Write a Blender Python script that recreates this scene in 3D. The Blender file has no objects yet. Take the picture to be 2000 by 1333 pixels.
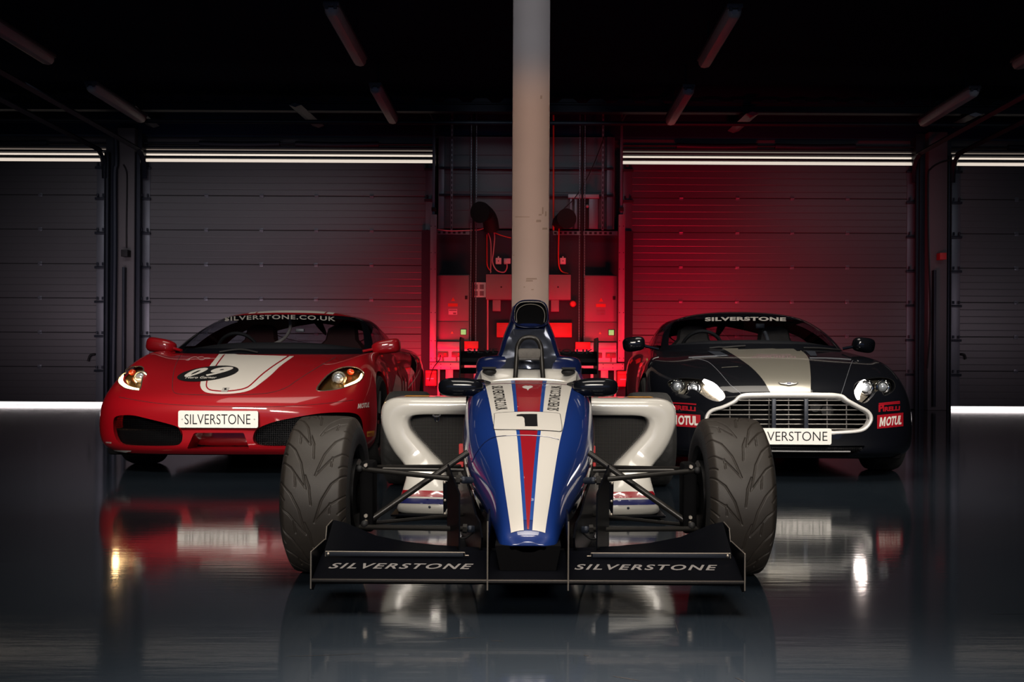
import bpy, bmesh, math, random
import numpy as np
from mathutils import Vector, Matrix
from mathutils.bvhtree import BVHTree
random.seed(7)
R = math.radians
SC = bpy.context.scene
COL = SC.collection

# ------------------------------------------------------------------ camera
F = 1948.0            # focal length in pixels of a 2000 px wide frame
CX, CY, EYE = 1033.0, 712.0, 0.75
ROLL = 0.005
cam_d = bpy.data.cameras.new('camera')
cam = bpy.data.objects.new('camera', cam_d)
COL.objects.link(cam)
cam_d.sensor_width = 36.0
cam_d.lens = F * 36.0 / 2000.0
cam_d.shift_x = (1000.0 - CX) / 2000.0
cam_d.shift_y = (CY - 666.5) / 2000.0
cam.location = (0, 0, EYE)
cam.rotation_euler = (Matrix.Rotation(R(90), 4, 'X') @ Matrix.Rotation(ROLL, 4, 'Z')).to_euler()
cam_d.clip_end = 200
SC.camera = cam

# ------------------------------------------------------------------ world, exposure
wd = bpy.data.worlds.new('night')
SC.world = wd
wd.use_nodes = True
wd.node_tree.nodes['Background'].inputs[0].default_value = (0.25, 0.38, 0.75, 1)
wd.node_tree.nodes['Background'].inputs[1].default_value = 0.012
SC.view_settings.view_transform = 'Standard'
SC.view_settings.look = 'None'
SC.view_settings.gamma = 1.0
SC.view_settings.use_curve_mapping = False
SC.view_settings.exposure = 0.0

def area(name, loc, target, sx, sy, power, col, spread=180):
    d = bpy.data.lights.new(name, 'AREA')
    d.shape = 'RECTANGLE'; d.size = sx; d.size_y = sy
    d.energy = power; d.color = col; d.spread = R(spread)
    o = bpy.data.objects.new(name, d); COL.objects.link(o)
    o.location = loc
    o.rotation_euler = (Vector(target) - Vector(loc)).to_track_quat('-Z', 'Y').to_euler()
    return o

def spot(name, loc, target, power, col, ang=60, blend=0.6, rad=0.05):
    d = bpy.data.lights.new(name, 'SPOT')
    d.energy = power; d.color = col; d.spot_size = R(ang); d.spot_blend = blend; d.shadow_soft_size = rad
    o = bpy.data.objects.new(name, d); COL.objects.link(o)
    o.location = loc
    o.rotation_euler = (Vector(target) - Vector(loc)).to_track_quat('-Z', 'Y').to_euler()
    return o

WARM = (1.0, 0.91, 0.80)
RED = (1.0, 0.003, 0.032)
area('key_softbox', (0.0, 3.0, 3.9), (0, 3.7, 0.4), 2.2, 1.5, 25, WARM, 75)
area('floor_pool', (0.2, 1.7, 3.2), (0.2, 1.75, 0), 1.8, 0.8, 75, (1.0, 0.80, 0.66), 42)  # unseen light added to brighten the foreground floor
area('front_softbox', (0.0, -1.6, 2.3), (0, 4.6, 0.5), 3.2, 1.0, 18, WARM, 34)  # unseen fill added from behind the camera for the car fronts
area('left_car_softbox', (-2.1, 6.9, 3.7), (-2.1, 7.2, 0.5), 1.8, 2.4, 13, WARM, 90)
area('right_car_softbox', (1.8, 6.9, 3.7), (1.8, 7.2, 0.5), 1.8, 2.4, 30, WARM, 90)
area('left_bumper_light', (-2.3, 3.0, 2.2), (-2.1, 6.5, 0.5), 1.0, 0.5, 14, WARM, 48)  # unseen fill added to bring up the red car's bumper
area('right_bumper_light', (2.3, 3.0, 2.2), (1.8, 6.4, 0.55), 1.0, 0.5, 13, WARM, 48)  # same kind of added fill, for the black car's bumper
area('column_light', (0.03, 7.9, 2.6), (0.01, 10.5, 2.4), 0.5, 2.8, 3.2, (1.0, 0.66, 0.52), 17)  # unseen warm light added for the column face alone
area('upper_panel_light', (0, 14.6, 4.6), (0, 17.1, 3.6), 2.2, 0.2, 1.3, (0.75, 0.88, 1.0), 60)  # unseen cool light added so the ribbed panel shows
area('column_top_light', (0.03, 7.9, 4.5), (0.01, 10.5, 4.4), 0.3, 1.2, 0.8, (0.9, 0.9, 1.0), 20)  # added dim light that carries the column's tone upwards
for sx in (-1, 1):
    area('wall_wash', (sx * 5.4 - 0.2, 13.2, 0.9), (sx * 5.6, 17.2, 1.5), 3.6, 0.4, 15 if sx < 0 else 4, (1.0, 0.80, 0.90), 85)  # unseen washes added to lift the shutters
    area('outer_wash', (sx * 8.8, 13.2, 1.6), (sx * 8.6, 17.2, 1.5), 1.5, 0.6, 2.6, (1.0, 0.80, 0.90), 75)  # added likewise for the outermost shutters, no fixture there
area('high_wash', (-5.8, 13.0, 4.3), (-6.0, 17.2, 2.6), 6, 0.5, 7, (0.95, 0.9, 0.97), 62)  # unseen wash added over the upper shutters
area('high_wash_right', (6.8, 13.0, 4.3), (6.8, 17.2, 2.6), 4, 0.5, 2.5, (0.9, 0.9, 1.0), 80)
area('night_fill', (0, -4.2, 1.5), (0, 6, 5.0), 12, 2.0, 16, (0.20, 0.40, 1.0), 100)  # unseen blue fill added to tint the dark ceiling
for sx in (-1, 1):
    area('red_flood', (sx * 1.35, 15.9, 0.32), (sx * 1.3, 17.1, 0.9), 0.7, 0.25, 8, RED, 120)
area('red_flood_high', (0.5, 14.6, 0.4), (0.6, 17.1, 1.7), 1.0, 0.4, 22, RED, 90)
area('red_flood_right', (3.0, 13.4, 0.4), (3.3, 17.1, 2.0), 1.0, 0.4, 60, RED, 90)
area('red_flood_left', (-2.0, 15.3, 0.4), (-2.2, 17.1, 1.0), 0.6, 0.4, 34, RED, 110)

# ------------------------------------------------------------------ pixel helpers
def W(px, py, d):
    """world point at depth d seen at photo pixel (px, py)"""
    ax, ay = px - CX, py - CY
    x = ax + ROLL * ay
    y = ay - ROLL * ax
    return Vector((x * d / F, d, EYE - y * d / F))

def PX(v):
    x = v[0] * F / v[1]; y = -(v[2] - EYE) * F / v[1]
    return (CX + x - ROLL * y, CY + y + ROLL * x)

def PXA(A):
    x = A[:, 0] * F / A[:, 1]; y = -(A[:, 2] - EYE) * F / A[:, 1]
    return np.stack([CX + x - ROLL * y, CY + y + ROLL * x], 1)

# ------------------------------------------------------------------ materials
def lin(h):
    h = h.lstrip('#')
    c = [int(h[i:i + 2], 16) / 255 for i in (0, 2, 4)]
    return tuple((v / 12.92 if v <= 0.04045 else ((v + 0.055) / 1.055) ** 2.4) for v in c) + (1,)

def mat(name, col, rough=0.5, metal=0.0, coat=0.0, emit=None, estr=1.0, noise=0.0, nscale=8.0, bump=0.0, bscale=60.0, spec=0.5):
    m = bpy.data.materials.new(name); m.use_nodes = True
    nt = m.node_tree; b = nt.nodes['Principled BSDF']
    c = lin(col) if isinstance(col, str) else tuple(col) + (1,)
    b.inputs['Base Color'].default_value = c
    b.inputs['Roughness'].default_value = rough
    b.inputs['Metallic'].default_value = metal
    b.inputs['Specular IOR Level'].default_value = spec
    b.inputs['Coat Weight'].default_value = coat
    b.inputs['Coat Roughness'].default_value = 0.04
    if emit is not None:
        b.inputs['Emission Color'].default_value = lin(emit) if isinstance(emit, str) else tuple(emit) + (1,)
        b.inputs['Emission Strength'].default_value = estr
    tc = nt.nodes.new('ShaderNodeTexCoord')
    n = nt.nodes.new('ShaderNodeTexNoise'); n.inputs['Scale'].default_value = nscale; n.inputs['Detail'].default_value = 5
    nt.links.new(tc.outputs['Object'], n.inputs['Vector'])
    mx = nt.nodes.new('ShaderNodeMix'); mx.data_type = 'RGBA'
    mx.inputs[6].default_value = tuple(v * (1 - noise) for v in c[:3]) + (1,)
    mx.inputs[7].default_value = tuple(min(1, v * (1 + noise)) for v in c[:3]) + (1,)
    nt.links.new(n.outputs['Fac'], mx.inputs[0]); nt.links.new(mx.outputs[2], b.inputs['Base Color'])
    if bump > 0:
        n2 = nt.nodes.new('ShaderNodeTexNoise'); n2.inputs['Scale'].default_value = bscale; n2.inputs['Detail'].default_value = 3
        nt.links.new(tc.outputs['Object'], n2.inputs['Vector'])
        bp = nt.nodes.new('ShaderNodeBump'); bp.inputs['Strength'].default_value = bump; bp.inputs['Distance'].default_value = 0.01
        nt.links.new(n2.outputs['Fac'], bp.inputs['Height']); nt.links.new(bp.outputs['Normal'], b.inputs['Normal'])
    return m

def glassmat(name, tint, rough=0.02, gloss=0.12):
    m = bpy.data.materials.new(name); m.use_nodes = True
    nt = m.node_tree; nt.nodes.clear()
    out = nt.nodes.new('ShaderNodeOutputMaterial')
    t = nt.nodes.new('ShaderNodeBsdfTransparent'); t.inputs[0].default_value = tuple(tint) + (1,)
    g = nt.nodes.new('ShaderNodeBsdfGlossy'); g.inputs['Roughness'].default_value = rough
    lw = nt.nodes.new('ShaderNodeLayerWeight'); lw.inputs[0].default_value = 0.5
    pw = nt.nodes.new('ShaderNodeMath'); pw.operation = 'POWER'; pw.inputs[1].default_value = 4.0
    nt.links.new(lw.outputs['Facing'], pw.inputs[0])
    fr = nt.nodes.new('ShaderNodeMath'); fr.operation = 'MULTIPLY_ADD'; fr.inputs[1].default_value = 0.6; fr.inputs[2].default_value = 0.04
    nt.links.new(pw.outputs[0], fr.inputs[0])
    mx = nt.nodes.new('ShaderNodeMixShader')
    nt.links.new(fr.outputs[0], mx.inputs[0]); nt.links.new(t.outputs[0], mx.inputs[1]); nt.links.new(g.outputs[0], mx.inputs[2])
    nt.links.new(mx.outputs[0], out.inputs[0])
    return m

M = {}
M['red_paint'] = mat('red_paint', (0.29, 0.0022, 0.007), 0.45, coat=0.9, spec=0.2)
M['black_paint'] = mat('black_paint', (0.0025, 0.003, 0.005), 0.5, coat=0.6, spec=0.05)
M['blue_paint'] = mat('blue_paint', (0.006, 0.028, 0.165), 0.45, coat=0.9, spec=0.2)
M['navy_paint'] = mat('navy_paint', (0.006, 0.012, 0.06), 0.22, coat=1.0)
M['white_paint'] = mat('white_paint', (0.62, 0.60, 0.55), 0.3, coat=0.8, noise=0.03)
M['white_vinyl'] = mat('white_vinyl', (0.66, 0.63, 0.58), 0.35, coat=0.5)
M['blue_vinyl'] = mat('blue_vinyl', (0.012, 0.065, 0.30), 0.3, coat=0.6)
M['navy_vinyl'] = mat('navy_vinyl', (0.012, 0.014, 0.10), 0.3, coat=0.6)
M['red_vinyl'] = mat('red_vinyl', (0.30, 0.006, 0.014), 0.3, coat=0.6)
M['silver_paint'] = mat('silver_paint', (0.42, 0.40, 0.34), 0.33, metal=0.75, coat=0.6)
M['grille_metal'] = mat('grille_metal', (0.72, 0.71, 0.69), 0.35, metal=0.25)
M['bar_metal'] = mat('bar_metal', (0.20, 0.19, 0.18), 0.35, metal=0.7)
M['chrome'] = mat('chrome', (0.8, 0.8, 0.8), 0.12, metal=1.0)
M['black_vinyl'] = mat('black_vinyl', (0.006, 0.006, 0.007), 0.35)
M['plate_white'] = mat('plate_white', (0.80, 0.78, 0.74), 0.4)
M['carbon'] = mat('carbon_black', (0.0022, 0.0025, 0.004), 0.4, coat=0.03, noise=0.2, nscale=40, spec=0.04)
M['matte_black'] = mat('matte_black', (0.006, 0.006, 0.007), 0.7)
M['void_black'] = mat('void_black', (0.002, 0.002, 0.0025), 0.9, spec=0.1)
M['tube_black'] = mat('tube_black', (0.03, 0.028, 0.026), 0.33, metal=0.6, noise=0.2, nscale=30)
M['rubber'] = mat('tyre_rubber', (0.026, 0.021, 0.017), 0.55, noise=0.3, nscale=35, bump=0.12, bscale=600)
M['rubber_dark'] = mat('tyre_rubber_dark', (0.010, 0.010, 0.010), 0.7, noise=0.2, nscale=25, bump=0.2, bscale=200)
M['rim_dark'] = mat('rim_dark', (0.012, 0.012, 0.013), 0.4, metal=0.5)
M['edge_metal'] = mat('edge_metal', (0.45, 0.40, 0.34), 0.35, metal=0.7)
M['letter_silver'] = mat('letter_silver', (0.36, 0.34, 0.32), 0.45)
M['wing_letter'] = mat('wing_letter', (0.20, 0.19, 0.185), 0.45)
M['letter_dim'] = mat('letter_dim', (0.004, 0.004, 0.005), 0.6, spec=0.1)
M['foil'] = mat('foil', (0.16, 0.18, 0.24), 0.16, metal=0.85, coat=0.6, noise=0.5, nscale=9)
M['pad_grey'] = mat('pad_grey', (0.11, 0.10, 0.09), 0.75, noise=0.3, nscale=30, bump=0.3)
M['screen_glass'] = glassmat('screen_glass', (0.62, 0.64, 0.68))
M['clear_glass'] = glassmat('clear_glass', (0.93, 0.93, 0.93))
M['lamp_inner'] = mat('lamp_inner', (0.55, 0.50, 0.40), 0.25, metal=0.9)
M['lamp_gold'] = mat('lamp_gold', (0.20, 0.12, 0.04), 0.25, metal=0.8)
M['lens'] = mat('lens', (0.5, 0.55, 0.6), 0.05, metal=0.5, coat=1.0)
M['lamp_hot'] = mat('lamp_hot', (1, 1, 1), 0.5, emit=(1.0, 0.62, 0.26), estr=20)
M['lamp_hot_cool'] = mat('lamp_hot_cool', (1, 1, 1), 0.5, emit=(1.0, 0.88, 0.82), estr=18)
M['orange_lens'] = mat('orange_lens', (0.6, 0.05, 0.01), 0.2, coat=1.0)
M['steel_grey'] = mat('steel_grey', (0.14, 0.15, 0.17), 0.42, metal=0.4, noise=0.15, nscale=3)
M['shutter'] = mat('shutter_paint', (0.085, 0.083, 0.088), 0.40, metal=0.25, noise=0.10, nscale=0.8, bump=0.02, bscale=6)
M['seam_black'] = mat('seam_black', (0.003, 0.003, 0.004), 0.8)
M['dark_steel'] = mat('dark_steel', (0.015, 0.020, 0.032), 0.5, metal=0.3, noise=0.3, nscale=4)
M['column_paint'] = mat('column_paint', (0.30, 0.27, 0.245), 0.55, noise=0.10, nscale=2.2, bump=0.05, bscale=20)
M['pier_paint'] = mat('pier_paint', (0.10, 0.092, 0.095), 0.6, noise=0.12, nscale=2.0)
M['board_navy'] = mat('board_navy', (0.013, 0.015, 0.028), 0.7, noise=0.15, nscale=3)
M['cabinet_grey'] = mat('cabinet_grey', (0.20, 0.19, 0.19), 0.5, noise=0.06, nscale=3)
M['trunk_grey'] = mat('trunk_grey', (0.30, 0.30, 0.31), 0.45, metal=0.3, noise=0.15, nscale=6)
M['box_red'] = mat('box_red', (0.55, 0.03, 0.03), 0.5)
M['white_plastic'] = mat('white_plastic', (0.62, 0.60, 0.60), 0.4)
M['socket_dark'] = mat('socket_dark', (0.16, 0.04, 0.05), 0.4)
M['lime_label'] = mat('lime_label', (0.03, 0.10, 0.02), 0.5, emit=(0.42, 0.70, 0.22), estr=0.8)
M['cable_pink'] = mat('cable_pink', (0.5, 0.35, 0.35), 0.5)
M['cable_red'] = mat('cable_red', (0.6, 0.05, 0.02), 0.5)
M['label_dark'] = mat('label_dark', (0.2, 0.12, 0.14), 0.6)
M['label_orange'] = mat('label_orange', (0.5, 0.09, 0.03), 0.6)
M['upper_panel'] = mat('upper_panel', (0.050, 0.055, 0.065), 0.5, noise=0.1, nscale=2)
M['lamp_cover'] = mat('lamp_cover', (0.50, 0.50, 0.50), 0.4, noise=0.08, nscale=5)
M['lamp_body'] = mat('lamp_body', (0.10, 0.10, 0.11), 0.5)
M['daylight'] = mat('daylight_strip', (1, 1, 1), 0.5, emit=(1.0, 0.86, 0.72), estr=0.72)  # reflected light on the door heads, put in as emission
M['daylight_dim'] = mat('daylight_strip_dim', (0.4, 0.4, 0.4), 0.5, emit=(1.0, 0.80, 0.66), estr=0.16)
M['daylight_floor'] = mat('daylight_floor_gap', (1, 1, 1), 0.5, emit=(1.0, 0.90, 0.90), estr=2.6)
M['skin_interior'] = mat('interior_dark', (0.012, 0.012, 0.014), 0.7)
M['seat_red'] = mat('seat_fabric', (0.05, 0.012, 0.012), 0.8)
M['cage_white'] = mat('cage_white', (0.55, 0.50, 0.46), 0.4)  # tone of the reflected band in the red car's windscreen
M['yellow_decal'] = mat('yellow_decal', (0.60, 0.28, 0.04), 0.4)
M['ceiling_dark'] = mat('ceiling_dark', (0.010, 0.018, 0.045), 0.9, noise=0.3, nscale=0.6, spec=0.05)
M['wall_dark'] = mat('wall_dark', (0.02, 0.021, 0.024), 0.8, noise=0.2, nscale=1)

def floor_material():
    m = bpy.data.materials.new('epoxy_floor'); m.use_nodes = True
    nt = m.node_tree; b = nt.nodes['Principled BSDF']; N = nt.nodes; L = nt.links
    tc = N.new('ShaderNodeTexCoord')
    n1 = N.new('ShaderNodeTexNoise'); n1.inputs['Scale'].default_value = 0.7; n1.inputs['Detail'].default_value = 6
    L.new(tc.outputs['Object'], n1.inputs['Vector'])
    r1 = N.new('ShaderNodeValToRGB')
    r1.color_ramp.elements[0].position = 0.3; r1.color_ramp.elements[0].color = (0.010, 0.0155, 0.023, 1)
    r1.color_ramp.elements[1].position = 0.7; r1.color_ramp.elements[1].color = (0.017, 0.023, 0.030, 1)
    L.new(n1.outputs['Fac'], r1.inputs['Fac'])
    # scuffs
    mp = N.new('ShaderNodeMapping'); mp.inputs['Scale'].default_value = (0.6, 7.0, 1.0); mp.inputs['Rotation'].default_value = (0, 0, 0.12)
    L.new(tc.outputs['Object'], mp.inputs['Vector'])
    n2 = N.new('ShaderNodeTexNoise'); n2.inputs['Scale'].default_value = 2.6; n2.inputs['Detail'].default_value = 2
    L.new(mp.outputs[0], n2.inputs['Vector'])
    r2 = N.new('ShaderNodeValToRGB')
    r2.color_ramp.elements[0].position = 0.725; r2.color_ramp.elements[0].color = (1, 1, 1, 1)
    r2.color_ramp.elements[1].position = 0.75; r2.color_ramp.elements[1].color = (0.35, 0.35, 0.35, 1)
    L.new(n2.outputs['Fac'], r2.inputs['Fac'])
    mx = N.new('ShaderNodeMix'); mx.data_type = 'RGBA'; mx.blend_type = 'MULTIPLY'; mx.inputs[0].default_value = 1
    L.new(r1.outputs[0], mx.inputs[6]); L.new(r2.outputs[0], mx.inputs[7]); L.new(mx.outputs[2], b.inputs['Base Color'])
    n3 = N.new('ShaderNodeTexNoise'); n3.inputs['Scale'].default_value = 2.2; n3.inputs['Detail'].default_value = 8; n3.inputs['Roughness'].default_value = 0.65
    L.new(tc.outputs['Object'], n3.inputs['Vector'])
    mr = N.new('ShaderNodeMapRange'); mr.inputs[3].default_value = 0.045; mr.inputs[4].default_value = 0.13
    L.new(n3.outputs['Fac'], mr.inputs[0]); L.new(mr.outputs[0], b.inputs['Roughness'])
    n4 = N.new('ShaderNodeTexNoise'); n4.inputs['Scale'].default_value = 9; n4.inputs['Detail'].default_value = 4
    mp4 = N.new('ShaderNodeMapping'); mp4.inputs['Scale'].default_value = (0.35, 3.0, 1.0); L.new(tc.outputs['Object'], mp4.inputs['Vector']); L.new(mp4.outputs[0], n4.inputs['Vector'])
    bp = N.new('ShaderNodeBump'); bp.inputs['Strength'].default_value = 0.03; bp.inputs['Distance'].default_value = 0.01
    L.new(n4.outputs['Fac'], bp.inputs['Height']); L.new(bp.outputs[0], b.inputs['Normal'])
    b.inputs['Specular IOR Level'].default_value = 0.5
    return m
M['floor'] = floor_material()

def mesh_grille(name, sx, sz, col=(0.02, 0.02, 0.02), wire=0.32):
    """woven wire: solid wires, see-through gaps"""
    m = bpy.data.materials.new(name); m.use_nodes = True
    nt = m.node_tree; b = nt.nodes['Principled BSDF']; N = nt.nodes; L = nt.links
    b.inputs['Base Color'].default_value = tuple(col) + (1,); b.inputs['Roughness'].default_value = 0.4; b.inputs['Metallic'].default_value = 0.5
    tc = N.new('ShaderNodeTexCoord'); sp = N.new('ShaderNodeSeparateXYZ'); L.new(tc.outputs['Object'], sp.inputs[0])
    outs = []
    for ax, s in ((0, sx), (2, sz)):
        mu = N.new('ShaderNodeMath'); mu.operation = 'MULTIPLY'; mu.inputs[1].default_value = 1.0 / s; L.new(sp.outputs[ax], mu.inputs[0])
        fr = N.new('ShaderNodeMath'); fr.operation = 'FRACT'; L.new(mu.outputs[0], fr.inputs[0])
        lt = N.new('ShaderNodeMath'); lt.operation = 'LESS_THAN'; lt.inputs[1].default_value = wire; L.new(fr.outputs[0], lt.inputs[0])
        outs.append(lt)
    mxx = N.new('ShaderNodeMath'); mxx.operation = 'MAXIMUM'; L.new(outs[0].outputs[0], mxx.inputs[0]); L.new(outs[1].outputs[0], mxx.inputs[1])
    L.new(mxx.outputs[0], b.inputs['Alpha'])
    return m
M['radiator_mesh'] = mesh_grille('radiator_mesh', 0.007, 0.007, (0.03, 0.027, 0.025), 0.25)
M['intake_mesh'] = mesh_grille('intake_mesh', 0.012, 0.012, (0.003, 0.003, 0.004), 0.2)

# ------------------------------------------------------------------ geometry: every builder returns (verts, faces)
def join(*gs):
    V, Fc = [], []
    for v, f in gs:
        o = len(V); V += [tuple(p) for p in v]; Fc += [tuple(i + o for i in q) for q in f]
    return V, Fc

def box(x0, x1, y0, y1, z0, z1):
    v = [(x, y, z) for x in (x0, x1) for y in (y0, y1) for z in (z0, z1)]
    f = [(0, 1, 3, 2), (4, 6, 7, 5), (0, 4, 5, 1), (2, 3, 7, 6), (0, 2, 6, 4), (1, 5, 7, 3)]
    return v, f

def bbox2(x0, x1, y0, y1, z0, z1, b=0.004):
    """box with chamfered edges"""
    bm = bmesh.new(); v, f = box(x0, x1, y0, y1, z0, z1)
    vs = [bm.verts.new(p) for p in v]
    for q in f: bm.faces.new([vs[i] for i in q])
    b = min(b, 0.45 * min(abs(x1 - x0), abs(y1 - y0), abs(z1 - z0)))
    bmesh.ops.recalc_face_normals(bm, faces=bm.faces)
    bmesh.ops.bevel(bm, geom=bm.edges[:], offset=b, segments=2, affect='EDGES', profile=0.5)
    bm.verts.index_update()
    out = ([tuple(v.co) for v in bm.verts], [tuple(v.index for v in f.verts) for f in bm.faces])
    bm.free(); return out

def pbox(px0, py0, px1, py1, d, depth, b=0.003):
    """bevelled box whose front face spans the pixel rectangle at depth d and runs back by depth"""
    a = W(px0, py1, d); c = W(px1, py0, d)
    return bbox2(a.x, c.x, d, d + depth, a.z, c.z, b)

def frames(path):
    P = [Vector(p) for p in path]; n = len(P); T = []
    for i in range(n):
        t = (P[min(i + 1, n - 1)] - P[max(i - 1, 0)])
        T.append(t.normalized() if t.length > 1e-9 else Vector((0, 0, 1)))
    up = Vector((0, 0, 1)) if abs(T[0].z) < 0.9 else Vector((0, 1, 0))
    N = []; u = (up - T[0] * up.dot(T[0])).normalized(); N.append(u)
    for i in range(1, n):
        u = N[-1] - T[i] * N[-1].dot(T[i])
        N.append(u.normalized() if u.length > 1e-6 else N[-1])
    return P, T, N

def tube(path, r, seg=12, closed=False, flat=1.0, cap=True):
    """r: radius or list; flat squashes across the frame normal"""
    P, T, N = frames(path); n = len(P); V, Fc = [], []
    for i in range(n):
        rr = r[i] if isinstance(r, (list, tuple)) else r
        b = T[i].cross(N[i])
        for k in range(seg):
            a = 2 * math.pi * k / seg
            V.append(tuple(P[i] + N[i] * (math.cos(a) * rr * flat) + b * (math.sin(a) * rr)))
    m = n if closed else n - 1
    for i in range(m):
        j = (i + 1) % n
        for k in range(seg):
            l = (k + 1) % seg
            Fc.append((i * seg + k, i * seg + l, j * seg + l, j * seg + k))
    if not closed and cap:
        Fc.append(tuple(range(seg - 1, -1, -1))); Fc.append(tuple((n - 1) * seg + k for k in range(seg)))
    return V, Fc

def cyl(p0, p1, r, seg=16): return tube([p0, p1], r, seg)

def lathe(prof, axis='x', seg=64, c=(0, 0, 0)):
    """prof: (along, radius) list revolved about axis through c; returns open or closed surface"""
    V, Fc = [], []; n = len(prof)
    for k in range(seg):
        a = 2 * math.pi * k / seg
        for (t, r) in prof:
            if axis == 'x': V.append((c[0] + t, c[1] + r * math.cos(a), c[2] + r * math.sin(a)))
            elif axis == 'y': V.append((c[0] + r * math.cos(a), c[1] + t, c[2] + r * math.sin(a)))
            else: V.append((c[0] + r * math.cos(a), c[1] + r * math.sin(a), c[2] + t))
    for k in range(seg):
        l = (k + 1) % seg
        for i in range(n - 1):
            Fc.append((k * n + i, k * n + i + 1, l * n + i + 1, l * n + i))
    return V, Fc

def ball(c, rx, ry=None, rz=None, seg=20, rings=12):
    ry = ry or rx; rz = rz or rx
    V, Fc = [], []
    for i in range(rings + 1):
        t = math.pi * i / rings
        for k in range(seg):
            a = 2 * math.pi * k / seg
            V.append((c[0] + rx * math.sin(t) * math.cos(a), c[1] + ry * math.sin(t) * math.sin(a), c[2] + rz * math.cos(t)))
    for i in range(rings):
        for k in range(seg):
            l = (k + 1) % seg
            Fc.append((i * seg + k, (i + 1) * seg + k, (i + 1) * seg + l, i * seg + l))
    return V, Fc

def loft(rings, closed=True, caps=True):
    """rings: lists of points with equal counts"""
    n = len(rings[0]); V = [tuple(p) for r in rings for p in r]; Fc = []
    m = n if closed else n - 1
    for i in range(len(rings) - 1):
        for k in range(m):
            l = (k + 1) % n
            Fc.append((i * n + k, i * n + l, (i + 1) * n + l, (i + 1) * n + k))
    if caps and closed:
        Fc.append(tuple(range(n - 1, -1, -1))); Fc.append(tuple((len(rings) - 1) * n + k for k in range(n)))
    return V, Fc

def prism(outline, axis, a, b):
    """2D outline extruded along axis between a and b"""
    def p(u, v, t):
        return {'x': (t, u, v), 'y': (u, t, v), 'z': (u, v, t)}[axis]
    return loft([[p(u, v, a) for u, v in outline], [p(u, v, b) for u, v in outline]])

def mirror(g):
    v, f = g
    return [(-p[0], p[1], p[2]) for p in v], [tuple(reversed(q)) for q in f]

def xf(g, mtx):
    v, f = g
    return [tuple(mtx @ Vector(p)) for p in v], f

def cr(pts, n=8, closed=False):
    """Catmull-Rom through pts"""
    P = [Vector(p) for p in pts]; out = []; m = len(P)
    segs = m if closed else m - 1
    for i in range(segs):
        if closed: p0, p1, p2, p3 = P[(i - 1) % m], P[i], P[(i + 1) % m], P[(i + 2) % m]
        else: p0, p1, p2, p3 = P[max(i - 1, 0)], P[i], P[i + 1], P[min(i + 2, m - 1)]
        for k in range(n):
            t = k / n
            out.append(0.5 * ((2 * p1) + (p2 - p0) * t + (2 * p0 - 5 * p1 + 4 * p2 - p3) * t * t + (3 * p1 - p0 - 3 * p2 + p3) * t ** 3))
    if not closed: out.append(P[-1])
    return out

def resample(pts, n, closed=True):
    A = np.array([tuple(p) for p in pts], float)
    B = np.vstack([A, A[:1]]) if closed else A
    d = np.r_[0, np.cumsum(np.linalg.norm(np.diff(B, axis=0), axis=1))]
    t = np.linspace(0, d[-1], n + 1)[:-1] if closed else np.linspace(0, d[-1], n)
    return np.stack([np.interp(t, d, B[:, k]) for k in range(B.shape[1])], 1)

# ------------------------------------------------------------------ objects
def root_matrix(root):
    if root is None: return Matrix.Identity(4)
    m = Matrix.Translation(root.location) @ root.rotation_euler.to_matrix().to_4x4()
    if root.parent: m = root_matrix(root.parent) @ m
    return m

def ob(name, g, m, parent=None, smooth=True, angle=35, label=None, world=True, normals=None, solid=0.0):
    """one mesh object from world-space geometry"""
    v, f = g
    inv = root_matrix(parent).inverted() if (parent is not None and world) else Matrix.Identity(4)
    me = bpy.data.meshes.new(name)
    me.from_pydata([tuple(inv @ Vector(p)) for p in v], [], f)
    me.validate(clean_customdata=False)
    if solid or True:
        bm = bmesh.new(); bm.from_mesh(me)
        if normals is None: bmesh.ops.recalc_face_normals(bm, faces=bm.faces)
        bm.to_mesh(me); bm.free()
    if smooth:
        me.shade_smooth()
        if normals is None: me.set_sharp_from_angle(angle=R(angle))
        else:
            rot = inv.to_3x3()
            me.normals_split_custom_set_from_vertices([tuple((rot @ Vector(n)).normalized()) for n in normals])
    if m is not None: me.materials.append(M[m] if isinstance(m, str) else m)
    o = bpy.data.objects.new(name, me); COL.objects.link(o)
    if parent is not None: o.parent = parent
    if label: o['label'] = label
    return o

def thing(name, label, cat, loc, rz=0.0, group=None):
    o = bpy.data.objects.new(name, None); COL.objects.link(o)
    o.empty_display_size = 0.1
    o.location = loc; o.rotation_euler = (0, 0, rz)
    o['label'] = label; o['category'] = cat
    if group: o['group'] = group
    return o

def tag(o, label, cat, group=None):
    o['label'] = label; o['category'] = cat
    if group: o['group'] = group
    return o

def centred(name, g, m, **k):
    """single-mesh thing with its origin at its base"""
    lo = [min(p[i] for p in g[0]) for i in range(3)]; hi = [max(p[i] for p in g[0]) for i in range(3)]
    c = Vector(((lo[0] + hi[0]) / 2, (lo[1] + hi[1]) / 2, lo[2]))
    o = ob(name, ([tuple(Vector(p) - c) for p in g[0]], g[1]), m, **k)
    o.location = c
    return o

def struct(name, g, m, **k):
    o = ob(name, g, m, **k); o['kind'] = 'structure'; return o

def sroot(name, loc=(0, 0, 0)):
    o = bpy.data.objects.new(name, None); COL.objects.link(o); o.location = loc; o['kind'] = 'structure'; return o

def dup(o, parent=None, **k):
    c = o.copy(); COL.objects.link(c)
    if parent is not None: c.parent = parent
    for ch in list(o.children): dup(ch, c)
    return c

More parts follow.
